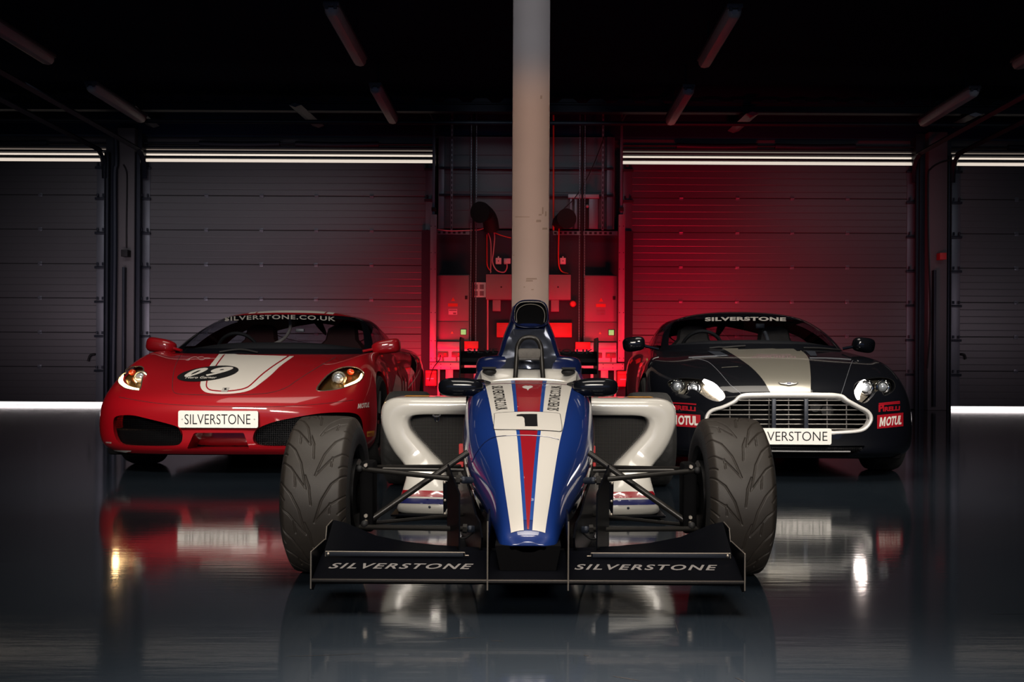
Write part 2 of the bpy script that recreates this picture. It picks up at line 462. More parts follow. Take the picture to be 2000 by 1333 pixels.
# ------------------------------------------------------------------ text and decals
def text_mesh(s, bold=0.0, shear=0.0, space=1.0):
    """flat glyph mesh normalised to the unit square"""
    if s == 'MOTUL':
        v, f = text_mesh('OTUL', bold, shear, space); v = v.copy(); v[:, 0] = .30 + .70 * v[:, 0]
        m = np.array([(0, 0), (0, 1), (.075, 1), (.13, .42), (.185, 1), (.26, 1), (.26, 0), (.20, 0), (.20, .66), (.15, .08), (.11, .08), (.06, .66), (.06, 0)], float)
        n = len(v); return np.vstack([v, m]), list(f) + [tuple(range(n, n + len(m)))]
    c = bpy.data.curves.new('glyphs', 'FONT'); c.body = s; c.offset = bold; c.shear = shear; c.space_character = space
    c.resolution_u = 4; c.fill_mode = 'FRONT'
    o = bpy.data.objects.new('glyphs', c); COL.objects.link(o)
    bpy.context.view_layer.update()
    me = bpy.data.meshes.new_from_object(o.evaluated_get(bpy.context.evaluated_depsgraph_get()))
    bpy.data.objects.remove(o); bpy.data.curves.remove(c)
    v = np.array([tuple(p.co)[:2] for p in me.vertices]); f = [tuple(p.vertices) for p in me.polygons]
    bpy.data.meshes.remove(me)
    lo, hi = v.min(0), v.max(0)
    v = (v - lo) / (hi - lo)
    return v, f

def quadmap(v, q):
    """unit square to quad q = [bl, br, tr, tl] (2D or 3D points)"""
    q = [np.array(tuple(p), float) for p in q]
    u, w = v[:, :1], v[:, 1:2]
    return (1 - u) * (1 - w) * q[0] + u * (1 - w) * q[1] + u * w * q[2] + (1 - u) * w * q[3]

def flat_text(s, q, off=0.0015, **k):
    """text on a flat quad of world points bl, br, tr, tl; pushed out towards the quad's front"""
    v, f = text_mesh(s, **k); P = quadmap(v, q)
    q = [Vector(p) for p in q]; n = (q[1] - q[0]).cross(q[3] - q[0]).normalized()
    P = P + np.array(tuple(n)) * off
    return [tuple(p) for p in P], f

class Surf:
    def __init__(s, V, Fc):
        s.V = np.array(V, float)
        tris = []
        for f in Fc:
            for i in range(1, len(f) - 1): tris.append((f[0], f[i], f[i + 1]))
        s.T = np.array(tris)
        a, b, c = s.V[s.T[:, 0]], s.V[s.T[:, 1]], s.V[s.T[:, 2]]
        fn = np.cross(b - a, c - a)
        vn = np.zeros_like(s.V)
        for k in range(3): np.add.at(vn, s.T[:, k], fn)
        vn /= np.maximum(np.linalg.norm(vn, axis=1, keepdims=True), 1e-12)
        s.N = vn
        s.bvh = BVHTree.FromPolygons([tuple(p) for p in s.V], [tuple(int(i) for i in t) for t in s.T])
    def smooth_n(s, loc, idx):
        a, b, c = (Vector(s.V[i]) for i in s.T[idx])
        v0, v1, v2 = b - a, c - a, loc - a
        d00, d01, d11, d20, d21 = v0.dot(v0), v0.dot(v1), v1.dot(v1), v2.dot(v0), v2.dot(v1)
        den = d00 * d11 - d01 * d01
        if abs(den) < 1e-14: return Vector(s.N[s.T[idx][0]])
        v = (d11 * d20 - d01 * d21) / den; w = (d00 * d21 - d01 * d20) / den
        n = (1 - v - w) * s.N[s.T[idx][0]] + v * s.N[s.T[idx][1]] + w * s.N[s.T[idx][2]]
        return Vector(n).normalized()
    def cast(s, o, d, near=None):
        o = Vector(o); d = Vector(d).normalized()
        loc, n, i, dist = s.bvh.ray_cast(o, d)
        for k in range(6):
            if loc is not None: break
            loc, n, i, dist = s.bvh.ray_cast(o + Vector((random.uniform(-1, 1), random.uniform(-1, 1), random.uniform(-1, 1))) * 4e-4, d)
        if loc is None:
            q = near if near is not None else o + d * 5
            loc, n, i, dist = s.bvh.find_nearest(q)
        sn = s.smooth_n(loc, i)
        if sn.dot(d) > 0: sn = -sn
        return loc, sn
    def pix(s, px, py, d0):
        """surface point that the camera sees at photo pixel (px, py); d0 = rough depth"""
        p = W(px, py, d0)
        return s.cast((0, 0, EYE), p - Vector((0, 0, EYE)), p)

def split2d(v, f, step):
    """cut a flat mesh into cells no larger than step"""
    bm = bmesh.new()
    vs = [bm.verts.new((p[0], p[1], 0)) for p in v]
    for q in f:
        try: bm.faces.new([vs[i] for i in q])
        except ValueError: pass
    bm.normal_update()
    bmesh.ops.triangulate(bm, faces=bm.faces, quad_method='BEAUTY', ngon_method='EAR_CLIP')
    A = np.array(v); lo, hi = A.min(0), A.max(0)
    for ax in (0, 1):
        n = int((hi[ax] - lo[ax]) / step)
        for k in range(1, n + 1):
            co = [0, 0, 0]; no = [0, 0, 0]; co[ax] = lo[ax] + (hi[ax] - lo[ax]) * k / (n + 1); no[ax] = 1
            bmesh.ops.bisect_plane(bm, geom=bm.verts[:] + bm.edges[:] + bm.faces[:], plane_co=co, plane_no=no, dist=1e-6)
    bm.verts.index_update()
    out = ([(p.co.x, p.co.y) for p in bm.verts], [tuple(x.index for x in q.verts) for q in bm.faces])
    bm.free(); return out

def decal(name, v, f, surf, d0, m, parent, step=8, off=0.0012, label=None, ray=None):
    """drape a flat mesh in photo-pixel coordinates (or any 2D frame with ray()) over a surface"""
    v, f = split2d(v, f, step)
    P, N = [], []
    for p in v:
        loc, n = surf.pix(p[0], p[1], d0) if ray is None else surf.cast(*ray(p))
        P.append(tuple(loc + n * off)); N.append(n)
    f2 = []
    for q in f:
        a, b, c = Vector(P[q[0]]), Vector(P[q[1]]), Vector(P[q[2]])
        f2.append(tuple(reversed(q)) if (b - a).cross(c - a).dot(N[q[0]] + N[q[1]] + N[q[2]]) < 0 else q)
    f = f2
    return ob(name, (P, f), m, parent, normals=N, label=label)

def poly(pts): return [tuple(p)[:2] for p in pts], [tuple(range(len(pts)))]

def band(pts, w, closed=False):
    """flat ribbon of width w (number or list) along 2D polyline"""
    P = [Vector((p[0], p[1])) for p in pts]; n = len(P); V = []; Fc = []
    for i in range(n):
        a = P[(i - 1) % n] if (closed or i > 0) else P[0]
        b = P[(i + 1) % n] if (closed or i < n - 1) else P[-1]
        t = (b - a); t = t.normalized() if t.length > 0 else Vector((1, 0))
        nn = Vector((-t.y, t.x)); ww = w[i] if isinstance(w, (list, tuple)) else w
        V += [tuple(P[i] + nn * ww / 2), tuple(P[i] - nn * ww / 2)]
    for i in range(n if closed else n - 1):
        j = (i + 1) % n
        Fc.append((2 * i, 2 * i + 1, 2 * j + 1, 2 * j))
    return V, Fc

def inside(P, poly_):
    A = np.array([tuple(q)[:2] for q in poly_]); x, y = P[:, 0], P[:, 1]; r = np.zeros(len(P), bool)
    j = len(A) - 1
    for i in range(len(A)):
        xi, yi = A[i]; xj, yj = A[j]
        c = ((yi > y) != (yj > y)) & (x < (xj - xi) * (y - yi) / (yj - yi + 1e-12) + xi)
        r ^= c; j = i
    return r

def snap2d(p, A):
    B = np.roll(A, -1, axis=0); d = B - A
    t = np.clip(((p - A) * d).sum(1) / np.maximum((d * d).sum(1), 1e-12), 0, 1)
    q = A + d * t[:, None]; k = np.argmin(((q - p) ** 2).sum(1))
    return q[k]

def cut_hole(V, Fc, surf, proj, unproj, outline, test, rim=(0, 0.05, 0), rimseg=1):
    """remove faces whose centre falls in outline (2D frame of proj), snap the rim onto it, add an inward rim.
    V: Nx3 array; test(V) masks eligible vertices. Returns (V, kept faces, rim geometry, rim loop verts)."""
    V = np.array(V, float); P = proj(V); ok = test(V)
    A = np.array([tuple(q)[:2] for q in outline], float)
    cen = np.array([P[list(f)].mean(0) for f in Fc]); eli = np.array([ok[list(f)].all() for f in Fc])
    ins = inside(cen, A) & eli
    kill = [f for f, k in zip(Fc, ins) if k]; keep = [f for f, k in zip(Fc, ins) if not k]
    kv = set(i for f in kill for i in f); pv = set(i for f in keep for i in f)
    edge = kv & pv
    for i in edge:
        q = snap2d(P[i], A)
        V[i] = tuple(unproj(q, V[i]))
    ek = set()
    for f in kill:
        for a, b in zip(f, f[1:] + f[:1]): ek.add((min(a, b), max(a, b)))
    rimE = set()
    for f in keep:
        for a, b in zip(f, f[1:] + f[:1]):
            if (min(a, b), max(a, b)) in ek: rimE.add((a, b))
    rv, rf, idx = [], [], {}
    off = np.array(rim, float)
    for a, b in rimE:
        for c in (a, b):
            if c not in idx:
                idx[c] = len(rv); rv.append(tuple(V[c])); rv.append(tuple(V[c] + off))
        rf.append((idx[a], idx[b], idx[b] + 1, idx[a] + 1))
    return V, keep, (rv, rf)

def bspline(C, nu, nv, symu=True, reps=None):
    """uniform cubic B-spline surface of control net C[u][v][3].
    u runs across ribs (mirrored at both ends about x = 0 when symu), v up the levels (clamped by extrapolation)"""
    C = np.array(C, float)
    if symu:
        a = C[1:2].copy(); a[..., 0] *= -1; b = C[-2:-1].copy(); b[..., 0] *= -1
    else:
        a = 2 * C[:1] - C[1:2]; b = 2 * C[-1:] - C[-2:-1]
    C = np.concatenate([a, C, b], 0)
    lo = 2 * C[:, :1] - C[:, 1:2]; hi = 2 * C[:, -1:] - C[:, -2:-1]
    C = np.concatenate([lo, C, hi], 1)
    def basis(t): return np.stack([(1 - t) ** 3, 3 * t ** 3 - 6 * t ** 2 + 4, -3 * t ** 3 + 3 * t ** 2 + 3 * t + 1, t ** 3], -1) / 6
    def ev(C, ts):
        n = C.shape[0] - 3
        i = np.minimum(np.floor(ts).astype(int), n - 1); w = basis(ts - i)
        return sum(w[:, k].reshape((-1,) + (1,) * (C.ndim - 1)) * C[i + k] for k in range(4))
    S = ev(C, nu)                                   # along u
    S = np.swapaxes(ev(np.swapaxes(S, 0, 1), nv), 0, 1)
    return S

def gridfaces(nu, nv, mask=None, off=0):
    out = []
    for i in range(nu - 1):
        for j in range(nv - 1):
            if mask is None or mask(i, j):
                a = off + i * nv + j
                out.append((a, a + 1, a + nv + 1, a + nv))
    return out
# =================================================================== THE ROOM
DW = 17.2                                            # depth of the door plane
H = 5.05
struct('floor', box(-11, 11, -5, 18.2, -0.1, 0.0), 'floor')
struct('ceiling', box(-11, 11, -5, 18.2, H, H + 0.1), 'ceiling_dark')
struct('wall_left', box(-11.2, -11, -5, 18.2, 0, H), 'wall_dark')
struct('wall_right', box(11, 11.2, -5, 18.2, 0, H), 'wall_dark')
struct('wall_behind', box(-11, 11, -5.2, -5, 0, H), 'wall_dark')
# the wall behind the doors, with the door heads left open to the glowing strips
XD = [W(x, 560, DW).x for x in (-130, 206, 275, 848, 1216, 1788, 1857, 2150)]   # jambs of the four doors
struct('wall_back', join(box(-11, 11, DW + 0.32, DW + 0.5, 0, H)), 'wall_dark')
struct('trim_1', box(-11, 11, DW - 0.02, DW + 0.30, 4.69, H), 'ceiling_dark')

def section_profile(z0, z1):
    """cross-section of one insulated door section with pressed ribs"""
    p = [(0.05, z0 + 0.004), (0.006, z0 + 0.004), (0.0, z0 + 0.010)]
    n = 5; h = (z1 - z0)
    for k in range(1, n):
        z = z0 + h * k / n
        p += [(0.0, z - 0.014), (0.0025, z - 0.007), (0.0, z)]
    p += [(0.0, z1 - 0.010), (0.006, z1 - 0.004), (0.05, z1 - 0.004)]
    return p

SEAM = [0.075 + 0.593 * k for k in range(8)]
SEAM[7] = 4.215
def garage_door(n, x0, x1, hinge_px, floor_gap, left_st=True, right_st=True, spring=()):
    r = sroot('door_%d' % n, ((x0 + x1) / 2, DW, 0))
    za = SEAM[0] if floor_gap else 0.012
    for k in range(7):
        z0 = SEAM[k] if k else za
        pr = section_profile(z0, SEAM[k + 1])
        ob('door_panel', prism([(DW + a, b) for a, b in pr], 'x', x0 + 0.02, x1 - 0.02), 'shutter', r, smooth=False)
    ob('panel_seam', join(*[box(x0 + .02, x1 - .02, DW + .012, DW + .03, z - .006, z + .006) for z in SEAM[1:7]]), 'seam_black', r, smooth=False)
    for sgn, xs, on in ((1, x0, left_st), (-1, x1, right_st)):
        if not on: continue
        a, b = sorted((xs + sgn * 0.0, xs + sgn * 0.155))
        ob('edge_stile', bbox2(a, b, DW - .012, DW + .01, za, 4.21, .004), 'steel_grey', r)
        for k, z in enumerate(SEAM[1:8]):
            zz = z if k < 6 else z - .05
            ob('hinge', join(bbox2(a - .02, b + .02, DW - .05, DW - .012, zz - .085, zz - .045, .006),
                             cyl((a + .03, DW - .045, zz - .03), (a + .03, DW - .045, zz + .02), .016, 8),
                             cyl((b - .03, DW - .045, zz - .03), (b - .03, DW - .045, zz + .02), .016, 8),
                             cyl((a - .01, DW - .055, zz - .055), (b + .01, DW - .055, zz - .055), .008, 8)), 'dark_steel', r)
    for px in hinge_px:
        x = W(px, 450, DW).x
        for z in SEAM[1:7]:
            ob('hinge', join(bbox2(x - .035, x + .035, DW - .012, DW, z - .035, z + .035, .004),
                             cyl((x - .03, DW - .014, z), (x + .03, DW - .014, z), .014, 8)), 'steel_grey', r)
    # door head: rolled top section, shaft, and its reflected light put in as glowing tubes
    g0 = W(600, 322, DW).z
    ob('head_strip', join(bbox2(x0, x1, DW + .10, DW + .14, 4.155, 4.235, .012)), 'steel_grey', r)
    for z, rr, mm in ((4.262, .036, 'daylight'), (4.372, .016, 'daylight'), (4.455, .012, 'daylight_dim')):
        ob('daylight_strip', tube([(x0 + .01, DW + .16, z), (x1 - .01, DW + .16, z)], rr, 12, flat=1.0), mm, r)  # emissive tubes stand in for bright reflection lines
    for z in (4.315, 4.415, 4.49):
        ob('head_rail', bbox2(x0, x1, DW + .08, DW + .12, z - .018, z + .018, .006), 'dark_steel', r)
    ob('head_panel', box(x0, x1, DW + .2, DW + .24, 4.2, 4.69), 'shutter', r, smooth=False)
    ob('spring_shaft', cyl((x0, DW + .05, 4.545), (x1, DW + .05, 4.545), .016, 12), 'dark_steel', r)
    for (pa, pb) in spring:
        xa, xb = W(pa, 280, DW).x, W(pb, 280, DW).x
        ob('spring', tube([(xa + (xb - xa) * t / 40, DW + .05, 4.545 - .012 * math.sin(math.pi * t / 40)) for t in range(41)],
                          [.048 + .003 * (t % 2) for t in range(41)], 12), 'dark_steel', r)
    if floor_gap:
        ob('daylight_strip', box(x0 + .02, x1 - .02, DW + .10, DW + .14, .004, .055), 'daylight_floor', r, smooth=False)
    return r

garage_door(1, XD[0], XD[1], (-60, 79), True, False, True, ((-120, 90),))
garage_door(2, XD[2], XD[3], (403, 511, 618, 726), False, True, True, ((388, 545), (576, 739)))
garage_door(3, XD[4], XD[5], (1330, 1440, 1547, 1655), False, True, True, ((1322, 1480), (1515, 1672)))
garage_door(4, XD[6], XD[7], (1985,), True, True, False, ((1972, 2100),))

# piers between the doors
for n, (pa, pb) in enumerate(((228, 262), (1813, 1850))):
    a, b = W(pa, 500, 17.0).x, W(pb, 500, 17.0).x
    struct('trim_%d' % (2 + n), bbox2(a, b, 17.0, 17.5, 0, 4.75, .01), 'pier_paint')
for n, (pa, pb) in enumerate(((262, 276), (206, 228), (1788, 1813), (1850, 1857))):
    a, b = W(pa, 500, 17.15).x, W(pb, 500, 17.15).x
    struct('trim_%d' % (4 + n), box(a, b, 17.15, 17.5, 0, 4.75), 'dark_steel')

def vertical_rail(px, w, label, z1=4.35, d=17.08):
    x = W(px, 500, d).x
    g = join(box(x - w / 2, x + w / 2, d, d + .012, 0, z1), box(x - w / 2, x - w / 2 + .008, d - .05, d, 0, z1), box(x + w / 2 - .008, x + w / 2, d - .05, d, 0, z1))
    return tag(centred('door_track', g, 'dark_steel', smooth=False), label, 'door track')
vertical_rail(209, .07, 'dark steel track up the right edge of the far left shutter door')
vertical_rail(270, .09, 'dark steel track beside the pier, left edge of the shutter door behind the red car')
vertical_rail(1791, .07, 'dark steel track up the right edge of the shutter door behind the black car')
vertical_rail(1853, .06, 'dark steel track up the left edge of the far right shutter door')

# horizontal ceiling tracks running back over the room from the outer doors
for px, lab in ((205, 'dark overhead door track running forward from the far left shutter, left of the pier'),
                (283, 'dark overhead door track running forward at the right of the left pier'),
                (1785, 'dark overhead door track running forward at the left of the right pier'),
                (1860, 'dark overhead door track running forward from the far right shutter')):
    x = W(px, 320, 17.1).x
    curve = [(x, 17.08, 3.9), (x, 17.06, 4.1), (x, 16.98, 4.25), (x, 16.8, 4.33), (x, 16.5, 4.35), (x, 12.0, 4.37)]
    c = cr(curve, 6)
    g = tube(c, .045, 4)
    tag(ob('ceiling_track', g, 'dark_steel'), lab, 'door track')

def cable_run(name, pts, r, m, lab, cat='cable', d=None, n=8):
    P = [W(*p) if d is None else W(p[0], p[1], d) for p in pts]
    return tag(ob(name, tube(cr(P, n), r, 8), m), lab, cat)

cable_run('pipe', [(226, 268), (227, 320), (224, 345), (224, 500), (221, 720), (221, 780)], .045, 'dark_steel', 'dark thick pipe down the left pier', 'pipe', 16.955)
cable_run('hose', [(241, 322), (247, 335), (248, 360), (247, 440), (247, 484)], .013, 'matte_black', 'thin black hose curving over the left pier', 'cable', 16.985)
cable_run('crank_handle', [(186, 692), (176, 695), (172, 706)], .02, 'matte_black', 'black crank handle on the far left shutter', 'handle', 17.17)
cable_run('crank_handle', [(1876, 692), (1884, 694), (1886, 702)], .02, 'matte_black', 'black crank handle on the far right shutter', 'handle', 17.17)
cable_run('hose', [(1858, 312), (1836, 318), (1818, 330), (1812, 350), (1813, 480), (1817, 620), (1811, 720)], .014, 'matte_black', 'thin black hose curving down the right pier', 'cable', 16.985)
g = pbox(1823, 528, 1829, 795, 16.9, .1)
tag(centred('post', g, 'dark_steel'), 'thin dark steel post standing against the right pier', 'post')
g = pbox(237, 522, 243, 800, 16.9, .1)
tag(centred('post', g, 'dark_steel'), 'thin dark steel post standing against the left pier', 'post')
tag(centred('sensor_box', pbox(236, 488, 249, 501, 16.85, .15), 'matte_black'), 'small black box high on the left pier', 'box')
tag(centred('sensor_box', pbox(1836, 494, 1849, 507, 16.85, .15), 'box_red'), 'small dark red box high on the right pier', 'box')

# ------------------------------------------------ beams and pipes under the ceiling
bz = W(1033, 203, 16.0).z
g = join(box(-11, 11, 16.0, 16.02, bz - .12, bz - .02), box(-11, 11, 15.94, 16.08, bz - .02, bz), box(-11, 11, 15.94, 16.08, bz - .14, bz - .12))
struct('trim_8', g, 'dark_steel', smooth=False)
V, Fc = [], []
k = 0
for i in range(46):                                                # perforated deck profile above the beam
    x = -10.6 + i * 0.46
    v, f = prism([(x, bz), (x + .07, bz + .06), (x + .25, bz + .06), (x + .32, bz)], 'y', 15.9, 16.1)
    V.append((v, f))
struct('trim_9', join(*V), 'dark_steel', smooth=False)
tag(centred('overhead_pipe', cyl((-11.0, 15.9, 4.60), (11.0, 15.9, 4.60), .035, 12), 'dark_steel'), 'long dark pipe running across under the ceiling beam', 'pipe')
for (a, b, lab) in (((576, 205), (622, 246), 'short slanting dark brace under the beam, above the red car'), ((1470, 222), (1432, 256), 'short slanting grey brace under the beam, above the black car'),
                    ((1905, 224), (1862, 246), 'short slanting grey brace under the beam near the right pier'), ((250, 205), (300, 246), 'short slanting dark brace under the beam near the left pier')):
    p, q = W(a[0], a[1], 15.6), W(b[0], b[1], 17.0)
    tag(ob('brace', tube([p, q], .10, 4, flat=.35), 'steel_grey'), lab, 'brace')

# ------------------------------------------------ strip lamps
def strip_lamp(x, d0, d1, lab, tint=None):
    z = 4.60; w = .085
    r = thing('strip_lamp', lab, 'ceiling light', (x, (d0 + d1) / 2, z), 0, 'unlit strip lamps under the ceiling')
    prof = [(-w, .035), (-w * .92, -.02), (-w * .6, -.055), (0, -.066), (w * .6, -.055), (w * .92, -.02), (w, .035)]
    rings = []
    for y, s in ((d0, .55), (d0 + .02, .86), (d0 + .06, 1), (d1 - .06, 1), (d1 - .02, .86), (d1, .55)):
        rings.append([(x + u * s, y, z + v * s) for u, v in prof])
    ob('lamp_cover', loft(rings), tint or 'lamp_cover', r)
    ob('lamp_housing', bbox2(x - w * 1.05, x + w * 1.05, d0 - .01, d1 + .01, z + .035, z + .085, .01), 'lamp_body', r)
    for yy in (d0 - .012, d1 + .012):
        for u in (-.55, .55):
            ob('end_clip', bbox2(x + u * w - .018, x + u * w + .018, yy - .012, yy + .012, z + .0, z + .05, .004), 'lamp_body', r)
    for yy in (d0 + .3, d1 - .3):
        ob('hanger', cyl((x, yy, z + .08), (x, yy, H + .01), .012, 8), 'dark_steel', r)
    return r
rows = [(-6.15, 'far left of the room'), (-2.17, 'above the red car'), (2.22, 'above the black car'), (6.22, 'far right of the room')]
for x, where in rows:
    strip_lamp(x, 10.84, 12.75, 'unlit grey strip lamp, nearer of the two ' + where)
    strip_lamp(x, 13.95, 15.8, 'unlit grey strip lamp, farther of the two ' + where)

# ------------------------------------------------ column
a, b = W(999.5, 500, 10.5).x, W(1072.5, 500, 10.5).x
col_o = struct('trim_10', bbox2(a, b, 10.5, 10.5 + (b - a), 0, H, .012), 'column_paint')
sm = mat('scuff_mark', (0.21, 0.18, 0.15), 0.7)
g = []
for px, py, w, h in ((1060, 412, 3, 14), (1066, 418, 3, 10), (1055, 420, 6, 3), (1052, 432, 10, 5), (1064, 447, 10, 4), (1003, 499, 3, 3), (1038, 545, 22, 3), (1034, 549, 14, 3), (1024, 561, 3, 2), (1040, 566, 5, 2), (1020, 424, 30, 1.5), (1057, 190, 4, 7)):
    p = W(px, py, 10.4985)
    g.append(prism([(p.x - w / 372, p.z - h / 372), (p.x + w / 372, p.z - h / 450), (p.x + w / 400, p.z + h / 372), (p.x - w / 430, p.z + h / 372)], 'y', 10.4985, 10.4995))
ob('scuff', join(*g), sm, col_o, smooth=False)

# ------------------------------------------------ service bay between the two middle doors
xa, xb = W(823, 560, 17.1).x, W(1236, 560, 17.1).x
struct('wall_service', join(box(xa, xb, 17.1, 17.4, 0, W(900, 450, 17.1).z)), 'board_navy', smooth=False)
tag(centred('upper_panel', prism([(17.12 + u, v) for u, v in section_profile(W(1000, 447, 17.1).z, W(1000, 266, 17.1).z)], 'x', W(859, 400, 17.1).x, W(1200, 400, 17.1).x), 'upper_panel', smooth=False),
    'dim grey ribbed metal panel above the navy service board', 'panel')
for px, ww, lab in ((862, .10, 'left'), (1191, .10, 'right')):
    x = W(px, 350, 17.05).x
    tag(centred('panel_edge', bbox2(x - ww / 2, x + ww / 2, 17.05, 17.1, W(900, 447, 17.05).z, W(900, 266, 17.05).z), 'steel_grey'), 'narrow grey upright at the %s edge of the dim ribbed panel' % lab, 'post')
for py, lab in ((328, 'upper'), (381, 'lower')):
    p, q = W(857, py, 17.0), W(1199, py, 17.0)
    z = (p.z + q.z) / 2
    tag(centred('cross_rail', bbox2(p.x, q.x, 17.02, 17.05, z - .02, z + .02), 'dark_steel'), '%s thin dark rail crossing the dim ribbed panel' % lab, 'rail')

def slotted(name, px0, py0, px1, py1, d, m, lab, horiz=False, pitch=.085):
    a, b = W(px0, py1, d), W(px1, py0, d)
    r = thing(name, lab, 'slotted rail', ((a.x + b.x) / 2, d, a.z))
    ob('rail', join(box(a.x, b.x, d, d + .02, a.z, b.z)), m, r, smooth=False)
    L = (b.x - a.x) if horiz else (b.z - a.z); n = int(L / pitch); g = []
    for i in range(n):
        t = (i + .5) * pitch
        if horiz: c = (a.x + t, (a.z + b.z) / 2); hw, hh = pitch * .27, (b.z - a.z) * .28
        else: c = ((a.x + b.x) / 2, a.z + t); hw, hh = (b.x - a.x) * .24, pitch * .27
        g.append(box(c[0] - hw, c[0] + hw, d - .002, d, c[1] - hh, c[1] + hh))
    s = ob('slots', join(*g), 'seam_black', r, smooth=False)
    return r
slotted('slotted_rail', 880, 212, 885, 450, 16.9, 'steel_grey', 'thin slotted rail hanging over the left of the dim ribbed panel')
slotted('slotted_rail', 1175, 212, 1180, 450, 16.9, 'steel_grey', 'thin slotted rail hanging over the right of the dim ribbed panel')
for px, s in ((925, 'left of the column'), (1137, 'right of the column')):
    slotted('slotted_rail', px - 7, 215, px - 3, 668, 16.7, 'steel_grey', 'tall slotted lift rail %s, its left strip' % s, pitch=.045)
    slotted('slotted_rail', px + 3, 215, px + 7, 668, 16.7, 'steel_grey', 'tall slotted lift rail %s, its right strip' % s, pitch=.045)
    a = pbox(px - 3, 215, px + 3, 668, 16.74, .04)
    tag(centred('rail_core', a, 'seam_black'), 'black channel between the slotted strips %s' % s, 'rail')
slotted('slotted_rail', 853, 451, 917, 458, 16.95, 'steel_grey', 'horizontal slotted tray at the top of the navy board, left', True)
slotted('slotted_rail', 1080, 452, 1206, 459, 16.95, 'steel_grey', 'horizontal slotted tray at the top of the navy board, right', True)

for sx, (p0, p1, q0, q1, lab) in enumerate(((839, 853, 844, 850, 'left'), (1207, 1221, 1211, 1217, 'right'))):
    r = thing('trunking_post', 'tall pale metal trunking post at the %s edge of the service board' % lab, 'trunking', W((p0 + p1) / 2, 707, 16.6))
    ob('duct', pbox(p0, 419, p1, 707, 16.6, .12, .006), 'trunk_grey', r)
    ob('upper_pole', pbox(q0, 222, q1, 419, 16.64, .06), 'steel_grey', r)
    ob('coupling', pbox(q0 - 1.5, 405, q1 + 1.5, 412, 16.6, .1), 'matte_black', r)
    g = []
    for py in (442, 494, 526, 611, 666, 700):
        for k in (.22, .78):
            c = W(p0 + (p1 - p0) * k, py, 16.6)
            g.append(ball(c, .008, .005, .008, 8, 6))
    ob('screws', join(*g), 'matte_black', r)
    p, q = W((q0 + q1) / 2, 236, 16.6), W((q0 + q1) / 2 + (-12 if sx == 0 else 16), 208, 16.2)
    ob('strut', cyl(p, q, .02, 8), 'dark_steel', r)

def warn_tri(px, py, s, d):
    c = W(px, py, d)
    return prism([(c.x - s, c.z - s * .8), (c.x + s, c.z - s * .8), (c.x, c.z + s)], 'y', d - .003, d)
def rect(px0, py0, px1, py1, d):
    a, b = W(px0, py1, d), W(px1, py0, d)
    return box(a.x, b.x, d - .003, d, a.z, b.z)
for x0, x1, lab, oy in ((852, 917, 'left', 0), (1141, 1206, 'right', 1)):
    d = 16.75; t = (x1 - x0) / 65.0
    r = thing('electrical_cabinet', 'tall grey electrical cabinet at the %s end of the service board' % lab, 'cabinet', W((x0 + x1) / 2, 667 + oy, d + .1))
    ob('body', pbox(x0, 537 + oy, x1, 667 + oy, d + .02, .3, .006), 'cabinet_grey', r)
    dr = ob('door', pbox(x0 + 1, 538.5 + oy, x1 - 1, 627 + oy, d, .02, .004), 'cabinet_grey', r)
    ob('lower_door', pbox(x0 + 1, 629 + oy, x1 - 1, 666 + oy, d, .02, .004), 'cabinet_grey', r)
    ob('lock', pbox(x0 + 56, 578 + oy, x0 + 61, 585 + oy, d - .015, .02, .002), 'matte_black', dr)
    ob('warning_sign', warn_tri(x0 + 33, 585 + oy, .035, d), 'label_orange', dr, smooth=False)
    ob('label', join(rect(x0 + 23, 593 + oy, x0 + 42, 599 + oy, d)), 'label_orange', dr, smooth=False)
    ob('label', rect(x0 + 24, 604 + oy, x0 + 41, 615 + oy, d), 'white_plastic' if lab == 'left' else 'cabinet_grey', dr, smooth=False)
    ob('label_text', join(rect(x0 + 25, 605.5 + oy, x0 + 40, 607.5 + oy, d - .004), rect(x0 + 33, 611 + oy, x0 + 39, 614 + oy, d - .004)), 'label_dark', dr, smooth=False)
    ob('maker_mark', rect(x0 + 3, 542 + oy, x0 + 12, 543.5 + oy, d), 'label_dark', dr, smooth=False)
    ob('indicator', join(pbox(x0 + 47, 643 + oy, x0 + 59, 655 + oy, d - .012, .012, .002)), 'matte_black', r)
    ob('indicator_window', pbox(x0 + 48, 644 + oy, x0 + 58, 654 + oy, d - .02, .02, .002), 'lime_label', r, label='glowing lime square window')
    ob('warning_sign', warn_tri(x0 + 31, 650 + oy, .022, d), 'yellow_decal', r, smooth=False)

r = thing('distribution_box', 'wide grey distribution box behind the column', 'box', W(1032, 585, 16.85))
ob('body', pbox(949, 537, 1115, 585, 16.82, .25, .006), 'cabinet_grey', r)
ob('lid_screw', join(ball(W(979, 561, 16.815), .014, .006, .014, 10, 6), ball(W(1090, 561, 16.815), .014, .006, .014, 10, 6)), 'matte_black', r)
tag(centred('junction_box', pbox(962, 586, 978, 608, 16.9, .12, .006), 'cabinet_grey'), 'small grey box under the wide box, left of the column', 'box')
tag(centred('junction_box', pbox(1076, 586, 1092, 609, 16.9, .12, .006), 'cabinet_grey'), 'small grey box under the wide box, right of the column', 'box')
for a, b, lab in ((970, 1001, 'left'), (1070, 1117, 'right')):
    r = thing('vent_box', 'red louvred panel low on the service board, %s of the column' % lab, 'panel', W((a + b) / 2, 659, 16.95))
    ob('panel', pbox(a, 631, b, 659, 16.95, .155, .004), 'box_red', r)
    ob('louvres', join(*[pbox(a + 3, 635 + 4 * k, b - 3, 636.4 + 4 * k, 16.94, .012, .001) for k in range(6)]), 'box_red', r)
